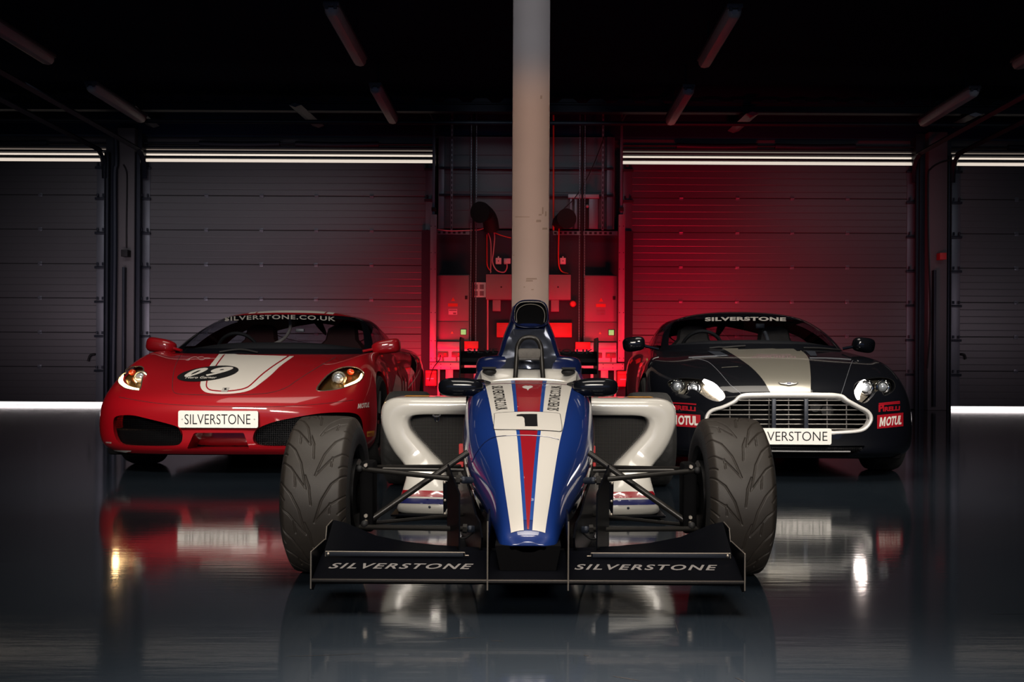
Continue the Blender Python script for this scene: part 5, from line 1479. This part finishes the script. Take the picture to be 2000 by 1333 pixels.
# number panel
o = P2 if False else None
def PP(o): return [tuple(p)[:2] for p in o]
plate = cr([(966,809),(985,806.5),(1031,805),(1075,806.5),(1092,809),(1095,814),(1098,838),(1095,845),(1080,844),(1031,842),(985,841.5),(969,841),(964,838),(965.5,814)], 4, True)
decal('number_panel', *poly(PP(plate)), n_surf, 3.7, 'black_vinyl', rc, 9, .0022)
c0 = np.mean(PP(plate), axis=0)
inner = [(c0[0] + (p[0] - c0[0]) * .982, c0[1] + (p[1] - c0[1]) * .945) for p in PP(plate)]
decal('number_panel', *poly(inner), n_surf, 3.7, 'white_vinyl', rc, 9, .0032)
decal('number', *poly([(1009,812.5),(1018,811),(1049,811),(1050,835),(1025.5,834.8),(1024,819),(1020,815.5),(1009,815.2)]), n_surf, 3.7, 'black_vinyl', rc, 9, .0042)
seam = cr([(922,905),(930,888),(945,868),(962,857),(985,853.5),(1031,852.5),(1070,855.5),(1092,861)], 6)
ob('retaining_wire', tube([n_surf.pix(p[0], p[1], 3.7)[0] + Vector((0, 0, .003)) for p in seam], .0017, 6), 'navy_paint', rc)
decal('shut_line', *band([(940, 752.5), (985, 750.5), (1031, 750), (1080, 751), (1124, 754)], .9), n_surf, 4.5, 'label_dark', rc, 9, .003)
v, f = text_mesh('SILVERSTONE.CO.UK', .008, 0, 1.06)
# reads up the right-hand band; the left band carries it mirrored in direction
decal('nose_lettering', quadmap(v, [(1091,804.5),(1097,754.7),(1076.5,755.5),(1068,802)]), f, n_surf, 4.1, 'black_vinyl', rc, 9, .0028)
decal('nose_lettering', quadmap(v, [(960.5,755.5),(968.5,803.7),(991.8,801),(982,755.5)]), f, n_surf, 4.1, 'black_vinyl', rc, 9, .0028)
em = cr([(1020,757),(1026,754.8),(1031,755.3),(1037,754.8),(1041,757.5),(1036,760),(1033,761.5),(1031,764.5),(1029,761.5),(1023,760)], 3, True)
decal('nose_emblem', *poly(PP(em)), n_surf, 4.5, 'white_vinyl', rc, 9, .0028)

# side livery on the tub: red and white chevrons low on each flank
for sg in (-1, 1):
    def ry(p, sg=sg): return (Vector((sg * 1.0, p[0], p[1])), Vector((-sg, 0, 0)), Vector((sg * .2, p[0], p[1])))
    decal('flank_stripe', *poly([(3.62,.29),(3.72,.33),(4.35,.50),(4.45,.47),(3.75,.28)]), n_surf, 0, 'white_vinyl', rc, .04, .0015, ray=ry)
    decal('flank_stripe', *poly([(3.66,.335),(3.74,.36),(4.35,.54),(4.38,.51),(3.76,.335)]), n_surf, 0, 'red_vinyl', rc, .04, .0015, ray=ry)
# dark shields hanging beside the lower nose
for sg in (-1, 1):
    pts = [(3.16,.20),(3.22,.10),(3.40,.055),(3.75,.05),(4.3,.05),(4.3,.30),(3.9,.30),(3.6,.27),(3.4,.235),(3.25,.235)]
    rings = []
    for off in (0, .006):
        rings.append([(sg * (.142 + (y - 3.16) * .135 + off), y, z) for y, z in pts])
    ob('side_shield', loft(rings), 'carbon', rc, smooth=False)
    ob('turning_vane', loft([[(sg * (.185 + o2 + .06 * t), 3.02 + .30 * t + .02, z) for z in (.06 + .03 * t, .30 + .06 * t)] + [(sg * (.185 + o2 + .005 + .06 * t), 3.02 + .30 * t + .02, z) for z in (.30 + .06 * t, .06 + .03 * t)] for t in np.linspace(.55, 1.6, 8) for o2 in (0,)]), 'carbon', rc)

# ---- cockpit: blue outer skin, white lining, headrest
def cockpit_ring(y, w, z, zi, wi_):
    return [(w, y, .08), (w * 1.0, y, z - .12), (w, y, z - .03), (w - .012, y, z - .004), (w - .03, y, z), (w - .045, y, z - .008), (wi_, y, z - .05), (wi_ - .01, y, zi)]
secs = [(4.62, .290, .640, .40, .20), (4.80, .288, .662, .40, .225), (5.00, .286, .685, .42, .235), (5.20, .286, .705, .50, .235), (5.36, .286, .72, .60, .235)]
for sg in (-1, 1):
    rr_ = [[(sg * x, y, z) for x, y, z in cockpit_ring(*s)] for s in secs]
    ob('cockpit_side', loft([r[:5] for r in rr_], closed=False), 'blue_paint', rc, angle=60)
    ob('cockpit_lining', loft([r[4:] for r in rr_], closed=False), 'white_paint', rc, angle=60)
ob('cockpit_floor', box(-.25, .25, 4.64, 5.3, .36, .40), 'matte_black', rc, smooth=False)
# white bulkhead behind the driver, curving round to the sides
bk = []
for z, yb, hw in ((.40, 5.02, .215), (.55, 5.08, .225), (.66, 5.13, .235), (.712, 5.17, .245), (.728, 5.22, .25), (.735, 5.34, .25)):
    bk.append([(hw * math.sin(a), yb - .26 * (1 - math.cos(a)) * (1 if z < .7 else .8), z - .02 * (1 - math.cos(a))) for a in np.linspace(-1.35, 1.35, 25)])
ob('seat_back', loft(bk, closed=False), 'white_paint', rc, angle=60)
for sg in (-1, 1):
    ob('shoulder_slot', xf(ball((0, 0, 0), .036, .03, .02, 20, 12), Matrix.Translation((sg * .20, 5.06, .712))), 'matte_black', rc)
    ob('shoulder_slot_lip', xf(bbox2(-.036, .036, -.01, .02, -.006, .006, .004), Matrix.Translation((sg * .20, 5.02, .730))), 'matte_black', rc)
ob('dash_hood', tube(cr([(-.21, 4.64, .645), (-.14, 4.66, .668), (0, 4.67, .676), (.14, 4.66, .668), (.21, 4.64, .645)], 5), .012, 10), 'white_paint', rc)

# ---- engine cover with the air box: stacked horizontal slices
def slice_(z, yf, w, yr, wr_, e=3.2, n=48):
    """plan outline: rounded front of half width w, tapering to the rear"""
    pts = []
    for k in range(n):
        a = 2 * math.pi * k / n
        c, s_ = math.cos(a), math.sin(a)
        X = math.copysign(abs(s_) ** (2 / e), s_); Y = -math.copysign(abs(c) ** (2 / e), c)
        t = (Y + 1) / 2; tt = max(0.0, 2 * t - 1)
        ww = w + (wr_ - w) * tt
        pts.append((X * ww, yf + .16 * min(2 * t, 1) + (yr - yf - .16) * tt, z))
    return pts
sl = [(.60, 5.22, .283, 6.4, .20), (.70, 5.22, .285, 6.4, .18), (.755, 5.225, .283, 6.35, .16), (.778, 5.235, .272, 6.3, .14), (.789, 5.25, .250, 6.25, .12),
      (.794, 5.27, .205, 6.22, .11), (.799, 5.285, .172, 6.20, .11), (.83, 5.30, .160, 6.18, .10), (.87, 5.325, .151, 6.12, .085), (.91, 5.36, .140, 6.05, .075), (.95, 5.41, .126, 5.98, .065),
      (.985, 5.45, .112, 5.9, .058), (1.03, 5.47, .106, 5.82, .05), (1.07, 5.48, .095, 5.74, .045), (1.090, 5.49, .072, 5.68, .035), (1.098, 5.50, .045, 5.62, .02)]
Cn = [slice_(*s) for s in sl]
ev = loft(Cn)
e_surf = Surf(ev[0], [f for f in ev[1] if len(f) == 4])
mask_o = PP(cr([(1002,610),(1005,598),(1013,589.5),(1025,586),(1050,586),(1062,589.5),(1069,598),(1072,612),(1072,628),(1064,637),(1050,640.5),(1025,640.5),(1010,637),(1002,627)], 5, True))
mask_i = PP(cr([(1007.5,611),(1011,601),(1019,595),(1037,592.5),(1055,595),(1063,601),(1067,612),(1066.5,627),(1059,633.5),(1048,635.5),(1027,635.5),(1015,633.5),(1008,626)], 5, True))
ob('engine_cover', ev, 'navy_paint', rc, angle=40)
fp = loft([[(x_ * w_, y_, z_) for x_ in np.linspace(-1, 1, 15)] for z_, w_, y_ in ((.728, .152, 5.185), (.76, .152, 5.19), (.785, .148, 5.205), (.80, .140, 5.235), (.84, .128, 5.27), (.88, .116, 5.305), (.915, .100, 5.345), (.94, .086, 5.375))], closed=False)
fp = ([(x_, y_ + .10 * (abs(x_) / .15) ** 2.5 * .5 + .012 * math.sin(x_ * 31 + z_ * 23), z_) for x_, y_, z_ in fp[0]], fp[1])
ob('reflective_panel', fp, 'foil', rc, angle=70)
def pr(o, d): return [tuple(W(p[0] - .5, p[1], d)) for p in resample(o, 64)]
def shr(o, k): return [(1037 + (x - 1037) * k, 613 + (y - 613) * k) for x, y in o]
lip = loft([pr(shr(mask_o, .98), 5.52), pr(mask_o, 5.44), pr(mask_o, 5.378), pr(shr(mask_o, .985), 5.366), pr(shr(mask_o, .955), 5.364), pr(shr(mask_o, .925), 5.372),
            pr([(a[0] * .5 + b[0] * .5, a[1] * .5 + b[1] * .5) for a, b in zip([tuple(q) for q in resample(shr(mask_o, .925), 64)], [tuple(q) for q in resample(mask_i, 64)])], 5.395), pr(mask_i, 5.43), pr(mask_i, 5.45)], caps=False)
ob('air_box_rim', lip, 'navy_paint', rc, angle=50)
ob('air_box_throat', loft([pr(mask_i, 5.436), pr(mask_i, 5.455)]), 'void_black', rc)
arch = PP(cr([(1010, 630), (1009, 615), (1014, 603), (1024, 596.5), (1037, 594.5), (1050, 596.5), (1060, 603), (1064.5, 615), (1063, 630)], 5))
ob('inner_arch', tube([W(x - .5, y, 5.415) for x, y in arch], .0022, 8), 'edge_metal', rc)

# front arch of black tube with a grey pad
arc = [W(1006, 745, 5.02), W(1007.5, 725, 5.06), W(1009, 700, 5.1), W(1010.5, 680, 5.13), W(1014.5, 669, 5.14), W(1022, 661.5, 5.15), W(1033.5, 659, 5.15), W(1045, 661.5, 5.15), W(1052.5, 669, 5.14), W(1056.5, 680, 5.13), W(1058, 700, 5.1), W(1059.5, 725, 5.06), W(1061, 745, 5.02)]
ob('roll_hoop', tube(cr([tuple(p + Vector((0, 0, -.0))) for p in arc] , 6), .0125, 14), 'tube_black', rc)
ob('roll_hoop_crossbar', cyl(W(1010, 702, 5.1), W(1058, 702, 5.1), .007, 10), 'tube_black', rc)
ob('head_pad', pbox(1011, 681, 1057, 702, 5.09, .06, .015), 'pad_grey', rc)

# ---- mirrors
for sg in (-1, 1):
    c = W(900, 757, 4.42) if sg < 0 else W(1163, 757, 4.42)
    g = ball((0, 0, 0), 1, 1, 1, 36, 20)
    def sq(v, e): return math.copysign(abs(v) ** e, v)
    g = ([(.100 * sq(p[0], .72), .045 * sq(p[1], .8), .042 * sq(p[2], .72) * (1 + .10 * sg * p[0])) for p in g[0]], g[1])
    mi = ob('wing_mirror', xf(g, Matrix.Translation(c)), 'black_paint', rc)
    s0 = W(930, 746, 4.42) if sg < 0 else W(1134, 748, 4.42); s1 = W(953, 748, 4.52) if sg < 0 else W(1113, 751, 4.52)
    ob('mirror_arm', tube(cr([tuple(s0 + Vector((-sg * 0, 0, -.0))), tuple((s0 + s1) / 2 + Vector((0, 0, .004))), tuple(s1)], 5), [.022] * 5 + [.016] * 6, 10, flat=.45), 'black_paint', mi)
    ob('mirror_glass', xf(lathe([(0, 0), (0, 1)], 'y', 28), Matrix.Translation(c + Vector((0, .044, 0))) @ Matrix.Diagonal((.085, 1, .034, 1))), 'chrome', mi)

# ---- side pods
out_px = cr([(1036,777),(980,777),(918,777),(850,777),(790,776.5),(764,778.5),(749,786.5),(741.8,800),(741.5,824),(747,845),(756,866),(770,889),(785,906),(793,916),(794,930),(791,945),(786,965),(780,983),(777,991),(781,998),(800,1001),(850,1003),(908,1004),(980,1004),(1036,1004)], 4)
in_px = cr([(1030,811),(980,811),(908,811),(850,811),(822,811),(806,813),(798.5,820),(797.5,829),(801,841),(812,856),(828,874),(845,893),(860,908),(867,922),(872,938),(884,949),(908,959.5),(980,962),(1030,962)], 4)
for sg in (-1, 1):
    NN = 110
    A_ = resample([tuple(p)[:2] for p in out_px], NN, False); B_ = resample([tuple(p)[:2] for p in in_px], NN, False)
    def pt(p, d, k=0, bulge=True):
        q = W(p[0], p[1], 4.9); x, z = q.x, q.z
        y = d - (.10 * max(0, min(1, (.28 - z) / .14)) if bulge else 0)                 # the tray stands a little forward
        # keep x within the pod's inboard edge
        x = min(x, -.27)
        return (-sg * x * 1.0 if sg > 0 else x, y, z)
    C_ = A_ * .5 + B_ * .5
    def mixp(t): return A_ * (1 - t) + B_ * t
    rings = [[pt(p, 5.05) for p in mixp(1.0)], [pt(p, 4.93) for p in mixp(1.0)], [pt(p, 4.905) for p in mixp(.93)], [pt(p, 4.895) for p in mixp(.75)], [pt(p, 4.895) for p in mixp(.35)],
             [pt(p, 4.905) for p in mixp(.12)], [pt(p, 4.925) for p in mixp(.03)], [pt(p, 4.96) for p in mixp(0)]]
    # rearward: the body sinks and narrows
    for y, sx_, sz_ in ((5.2, 1.0, 1.0), (5.6, .98, .97), (6.0, .80, .82), (6.3, .5, .62)):
        rr_ = []
        for p in mixp(0):
            q = pt(p, 0, bulge=False); rr_.append((q[0] * sx_ if abs(q[0]) > .28 else q[0], y, max(.02, q[2] * sz_)))
        rings.append(rr_)
    pod = loft(rings, closed=False)
    pd = ob('side_pod', pod, 'white_paint', rc, angle=60)
    p_surf = Surf(*pod)
    bx = [tuple(p) for p in resample([tuple(p)[:2] for p in in_px], 60, False)]
    rad = []
    for yy in (5.00,):
        pts = [pt((p[0], p[1]), yy, bulge=False) for p in bx]
        ob('radiator_mesh', (pts, [tuple(range(len(pts)))]), 'radiator_mesh', pd, smooth=False)
        pts = [(q[0], 5.05, q[2]) for q in pts]
        ob('radiator_core', (pts, [tuple(range(len(pts)))]), 'void_black', pd, smooth=False)
    def mx_(p): return p if sg < 0 else (2 * 1033 - p[0], p[1] + ROLL * 2 * (1033 - p[0]))
    for (yA, yB, m) in ((960.5, 972.5, 'red_vinyl'), (976, 986.5, 'navy_vinyl')):
        xs = np.linspace(783 if m == 'red_vinyl' else 779, 912, 30)
        sag = lambda x: -5.5 * ((912 - x) / 130.0) ** 2 + 0 * x + 3.5 * ((912 - x) / 130.0) * 0
        def yo(x, yb): return yb + 4 * (1 - ((912 - x) / 130.0)) * .9 - 3
        pts = [mx_((x, yo(x, yA))) for x in xs] + [mx_((x, yo(x, yB))) for x in xs[::-1]]
        decal('pod_stripe', *poly(pts), p_surf, 4.85, m, pd, 5, .0022)
    for (x, y) in ((839, 991),):
        q, n = p_surf.pix(*mx_((x, y)), 4.85)
        ob('fastener', ball(tuple(q), .007, .004, .007, 10, 6), 'dark_steel', pd)
    ob('pod_top_patch', (lambda a: bbox2(min(sg * .50, sg * .62), max(sg * .50, sg * .62), 4.97, 5.08, .588, .5895, .0006))(0), 'yellow_decal', pd)
    if sg < 0:
        ob('catch_ring', tube([tuple(W(853 + 4 * math.cos(a), 818 + 5.5 * math.sin(a), 4.93)) for a in np.linspace(0, 2 * math.pi, 21)[:-1]], .0025, 6, closed=True), 'chrome', pd)
        ob('catch_arm', tube([W(845, 811, 4.91), W(850, 814, 4.91), W(857, 814, 4.91), W(861, 811, 4.91)], .004, 6), 'chrome', pd)
    ob('red_fitting', join(pbox(*((896, 868, 905, 888) if sg < 0 else (1159, 872, 1163, 886)), 4.9, .04), pbox(*((889, 903, 905, 913) if sg < 0 else (1158, 905, 1164, 912)), 4.9, .04)), 'box_red', pd, smooth=False)
    # floor tray under the pod
    ob('pod_floor', bbox2(min(sg * .28, sg * .66), max(sg * .28, sg * .66), 4.78, 6.3, .016, .026, .004), 'carbon', rc)
ob('floor_pan', bbox2(-.27, .27, 3.75, 6.6, .03, .06, .008), 'carbon', rc)
ob('engine_block', bbox2(-.22, .22, 5.4, 6.7, .08, .58, .04), 'matte_black', rc)

# ---- wheels: treaded tyres
def tread_field(u, v, pitch):
    """signed distance (metres) to the nearest groove centre line; u across (0 outer..1 inner), v along"""
    wdt = .20
    L_ = [[(0, 0), (.20, .30), (.32, .62), (.42, 1.18)], [(.42, 1.18), (.17, .72), (0, .55)],
          [(1, -.15), (.80, .08), (.66, .42), (.55, .90)], [(.55, .90), (.78, .52), (1, .33)],
          [(.26, 1.14), (.24, .86)], [(.78, .70), (.79, .48)], [(.50, .52), (.47, .14), (.40, -.10)], [(0, 1.28), (.09, 1.42)], [(1, .62), (.9, .72)]]
    D = np.full(u.shape, 1.0)
    for pl_ in L_:
        for (u0, v0), (u1, v1) in zip(pl_[:-1], pl_[1:]):
            ax, ay, bx_, by = u0 * wdt, v0 * pitch, u1 * wdt, v1 * pitch
            for s in (-1, 0, 1):
                px = u * wdt; py = (v % 1.0) * pitch + s * pitch
                for s2 in (0,):
                    dx, dy = bx_ - ax, by - ay
                    t = np.clip(((px - ax) * dx + (py - ay) * dy) / (dx * dx + dy * dy), 0, 1)
                    D = np.minimum(D, np.hypot(px - ax - t * dx, py - ay - t * dy))
    return D
def race_tyre(name, w, r, side, m, root, c, nseg=560, nw=74, rep=10, flip=1):
    """c: centre in world; side +1 means the outer face is +x"""
    prof = []
    # from inner bead round the tread to outer bead: (t across -w/2..w/2, radius)
    for k in range(nw + 1):
        t = -1 + 2 * k / nw
        x = t * w / 2; rr_ = r - .012 * abs(t) ** 4 - .028 * max(0, (abs(t) - .80) / .20) ** 2
        prof.append((x, rr_, t))
    rows = np.array(prof)
    th = np.arange(nseg) * 2 * math.pi / nseg
    TH, T = np.meshgrid(th, rows[:, 2], indexing='ij')
    X = np.tile(rows[:, 0], (nseg, 1)); Rr = np.tile(rows[:, 1], (nseg, 1))
    u = (T + 1) / 2
    if side < 0: u = 1 - u
    pitch = 2 * math.pi * r / rep
    D = tread_field(1 - u, (flip * TH / (2 * math.pi) * rep) % 1.0, pitch)
    Rr = Rr - .005 * np.clip((.0030 - D) / .0014, 0, 1)
    V = np.stack([c[0] + X, c[1] + Rr * np.cos(TH), c[2] + Rr * np.sin(TH)], -1).reshape(-1, 3)
    nn_ = nw + 1; F_ = []
    idx = np.arange(nseg * nn_).reshape(nseg, nn_)
    A = idx; Bq = np.roll(idx, -1, axis=0)
    F_ = np.stack([A[:, :-1], Bq[:, :-1], Bq[:, 1:], A[:, 1:]], -1).reshape(-1, 4).tolist()
    t_ = ob(name, (V.tolist(), F_), m, root, angle=70)
    # side walls
    e = rows[-1, 1]
    for sg in (-1, 1):
        pr_ = [(sg * w / 2, e), (sg * (w / 2 + .006), e - .012), (sg * (w / 2 + .008), e - .035), (sg * (w / 2 + .002), r * .64), (sg * (w / 2 - .012), r * .60)]
        ob('sidewall', lathe(pr_, 'x', 96, c), 'rubber_dark', t_)
    return t_
def race_wheel(c, w, r, side, fr):
    t_ = race_tyre('tyre', w, r, side, 'rubber' if fr else 'rubber_dark', rc, c, nseg=900 if fr else 160, nw=120 if fr else 24, rep=11, flip=1)
    ri = ob('rim', lathe([(-side * (w / 2 - .01), r * .61), (-side * (w / 2 - .02), r * .56), (side * (w / 2 - .05), r * .55), (side * (w / 2 - .02), r * .61)], 'x', 64, c), 'rim_dark', rc)
    ob('wheel_disc', lathe([(side * .03, 0), (side * .04, r * .2), (side * .02, r * .55)], 'x', 48, c), 'rim_dark', ri)
    return t_
for sg in (-1, 1):
    race_wheel((sg * .725, 3.6, .28), .222, .28, sg, True)
    race_wheel((sg * .745, 6.2, .29), .27, .29, sg, False)
    # upright, brake and hub behind the wheel
    x = sg * .60
    up = ob('upright', join(bbox2(min(x, x - sg * .05), max(x, x - sg * .05), 3.54, 3.64, .15, .40, .012)), 'void_black', rc)
    ob('brake_disc', lathe([(0, .05), (0, .125), (-sg * .018, .125), (-sg * .018, .05)], 'x', 48, (x + sg * .03, 3.6, .28)), 'rim_dark', up)
    ob('brake_caliper', bbox2(min(x - sg * .02, x + sg * .04), max(x - sg * .02, x + sg * .04), 3.66, 3.73, .2, .36, .012), 'rim_dark', up)
    for zz, yy in ((.19, 3.505), (.39, 3.505), (.21, 3.512)):
        ob('bolt', join(cyl((x - sg * .025, yy + .035, zz), (x - sg * .025, yy + .018, zz), .007, 6)), 'edge_metal', up)

# ---- front suspension
def mp(px, py, d, sg):
    p = W(px, py, d)
    return Vector((-abs(p.x) if sg < 0 else abs(p.x), p.y, p.z))
for sg in (-1, 1):
    tb = 'tube_black'
    ob('upper_wishbone', join(tube([mp(703, 916, 3.55, sg), mp(905, 938, 3.47, sg)], .0125, 12, flat=.75), tube([mp(703, 913, 3.6, sg), mp(898, 911, 3.98, sg)], .0095, 12, flat=.75)), tb, rc)
    ob('lower_wishbone', join(tube([mp(703, 1030, 3.53, sg), mp(918, 1034, 3.42, sg)], .0115, 12, flat=.8), tube([mp(712, 1024, 3.58, sg), mp(905, 1006, 3.98, sg)], .009, 12, flat=.8)), tb, rc)
    ob('push_rod', tube([mp(712, 1024, 3.55, sg), mp(914, 884, 3.68, sg)], .0115, 12), tb, rc)
    ob('track_rod', tube([mp(716, 916, 3.66, sg), mp(905, 919, 3.75, sg)], .007, 10), tb, rc)
    for (a, b, d) in ((905, 938, 3.47), (918, 1034, 3.42)):
        j = ob('rod_end', join(ball(tuple(mp(a, b, d, sg)), .013, .012, .013, 16, 10), cyl(mp(a + 2, b, d, sg), mp(a + 16, b + 1, d + .02, sg), .012, 12)), 'dark_steel', rc)
        ob('rod_nut', cyl(mp(a - 14, b - 1, d + .0, sg), mp(a - 6, b - .5, d, sg), .016, 6), 'tube_black', j)
    ob('ball_joint', join(ball(tuple(mp(712, 1024, 3.52, sg)), .013, .012, .013, 16, 10), ball(tuple(mp(702, 916, 3.53, sg)), .012, .012, .012, 16, 10)), 'matte_black', rc)
    ob('brake_hose', tube(cr([mp(880, 1031, 3.45, sg), mp(890, 1048, 3.47, sg), mp(908, 1052, 3.46, sg), mp(925, 1040, 3.44, sg)], 6), .0035, 8), 'matte_black', rc)
    ob('bracket_plate', (lambda q: prism([(q[0].x, q[0].z), (q[1].x, q[1].z), (q[2].x, q[2].z), (q[3].x, q[3].z)], 'y', 4.2, 4.206))([mp(865, 941, 4.2, sg), mp(882, 941, 4.2, sg), mp(881, 978, 4.2, sg), mp(866, 1008, 4.2, sg)]), 'carbon', rc, smooth=False)
    ob('bracket_stay', tube([mp(883, 980, 4.2, sg), mp(895, 1004, 4.2, sg)], .006, 8), 'carbon', rc)
    for q in ((868, 943), (869, 978), (869, 1004), (888, 944)):
        ob('bolt', ball(tuple(mp(q[0], q[1], 4.19, sg)), .006, .004, .006, 10, 6), 'edge_metal', rc)
    ob('rear_suspension', join(tube([(sg * .6, 6.1, .36), (sg * .25, 6.0, .34)], .012, 10), tube([(sg * .6, 6.1, .18), (sg * .25, 5.9, .16)], .012, 10)), tb, rc)

# ---- front wing
wing = ob('front_wing', None or (lambda: (
    loft([[(x, y, z) for y, z in ((2.965, .098), (2.972, .108), (3.02, .124), (3.10, .152), (3.17, .158), (3.17, .152), (3.10, .140), (3.02, .108), (2.975, .092))] for x in (-.642, -.13, .13, .642)])))(), 'carbon', rc, label='black front wing')
ob('leading_edge', tube([(-.642, 2.968, .104), (.642, 2.968, .104)], .0055, 10), 'tube_black', wing)
for sg in (-1, 1):
    # end plate with a stepped top edge
    ep = [(2.965,.076),(2.965,.188),(3.165,.190),(3.170,.176),(3.195,.226),(3.285,.232),(3.30,.10),(3.04,.088),(2.99,.070)]
    e = ob('end_plate', prism(ep, 'x', min(sg * .642, sg * .648), max(sg * .642, sg * .648)), 'carbon', wing, smooth=False)
    P_ = [Vector((sg * .645, y, z)) for y, z in ((2.985,.072),(2.964,.080),(2.964,.189),(3.165,.191))]
    ob('end_plate_edge', join(tube(P_[:3], .0022, 6), tube(P_[2:], .0018, 6), tube([Vector((sg * .645, 3.172, .176)), Vector((sg * .645, 3.195, .227)), Vector((sg * .645, 3.285, .233))], .0018, 6)), 'edge_metal', e)
    # upper flap sweeping up towards the end plate
    rings = []
    for x, zt, zl in ((.638, .236, .160), (.60, .228, .158), (.50, .186, .156), (.40, .166, .155), (.30, .156, .153), (.20, .150, .150), (.135, .148, .148)):
        rings.append([(sg * x, 3.12, zl - .012), (sg * x, 3.115, zl - .004), (sg * x, 3.19, (zl + zt) / 2 - .004), (sg * x, 3.27, zt), (sg * x, 3.27, zt - .004), (sg * x, 3.19, (zl + zt) / 2 - .012)])
    ob('rear_flap', loft(rings), 'carbon', wing, angle=50)
    fl = ob('gurney_strip', bbox2(min(sg * .20, sg * .627), max(sg * .20, sg * .627), 3.088, 3.092, .153, .166, .0008), 'dark_steel', wing)
    ob('gurney_edge', join(tube([(sg * .627, 3.088, .152), (sg * .627, 3.088, .167), (sg * .195, 3.088, .166), (sg * .195, 3.086, .157), (sg * .183, 3.086, .157)], .0018, 6)), 'edge_metal', fl)
    ob('wing_bolt', ball((sg * .618, 3.085, .160), .005, .004, .005, 10, 6), 'edge_metal', wing)
    # pylons from the wing to the nose
    py = [(2.962,.075),(2.964,.285),(2.99,.30),(3.10,.30),(3.26,.20),(3.20,.12),(3.05,.10)]
    p_ = ob('nose_pylon', prism([(y, min(z, .30)) for y, z in py], 'x', sg * .120 - .002, sg * .120 + .002), 'carbon', wing, smooth=False)
    ob('pylon_edge', tube([(sg * .120, 2.962, .078), (sg * .120, 2.963, .283)], .0024, 6), 'edge_metal', p_)
# lettering on the main plane: the plane's own slope between the leading edge and the flap
for (xa_, xb_) in ((640, 936), (1122, 1417)):
    def on_plane(px, py, d): return W(px, py, d)
    v, f = text_mesh('SILVERSTONE', .02, .35, 1.22)
    sh = 0
    q = [W(xa_, 1117, 3.02), W(xb_ - 12, 1117, 3.02), W(xb_, 1104.5, 3.065), W(xa_ + 12, 1104.5, 3.065)]
    def zt(y): return float(np.interp(y, [2.972, 3.02, 3.10, 3.17], [.108, .124, .152, .158])) + .0012
    xl = (q[0].x, q[1].x)
    P = []
    for u_, w_ in v:
        y = 3.026 + w_ * .030
        P.append((xl[0] + (xl[1] - xl[0]) * u_ , y, zt(y)))
    ob('wing_lettering', (P, f), 'wing_letter', wing, smooth=False)
ob('nose_underside', loft([[(x, y, z) for x, z in ((-.10, z1), (.10, z1), (.085, z0), (-.085, z0))] for y, z0, z1 in ((3.02, .125, .20), (3.2, .11, .2), (3.5, .10, .2))]), 'void_black', rc, smooth=False)

# ---- rear wing
rw = ob('rear_wing', None or (lambda: loft([[(x, y, z) for y, z in ((6.72, .742), (6.70, .765), (6.71, .79), (6.80, .812), (6.90, .84), (6.90, .83), (6.80, .80))] for x in (-.455, .455)]))(), 'carbon', rc, label='black rear wing')
ob('lower_element', loft([[(x, y, z) for y, z in ((6.74, .685), (6.72, .70), (6.74, .712), (6.86, .725), (6.86, .715))] for x in (-.455, .455)]), 'carbon', rw)
for sg in (-1, 1):
    ob('rear_end_plate', prism([(6.62,.60),(6.62,.905),(6.66,.93),(6.98,.93),(7.02,.88),(7.02,.55),(6.7,.55)], 'x', sg * .458 - .004, sg * .458 + .004), 'carbon', rw, smooth=False)
    ob('wing_support', bbox2(sg * .08 - .004, sg * .08 + .004, 6.72, 6.86, .4, .76, .002), 'carbon', rw)
v, f = text_mesh('SILVERSTONE.CO.UK', .02, 0, 1.1)
q = [W(912, 690, 6.695), W(1160, 691.5, 6.695), W(1160, 682.5, 6.695), W(912, 681, 6.695)]
ob('rear_lettering', ([tuple(p) for p in quadmap(v, q)], f), 'letter_dim', rw, smooth=False)
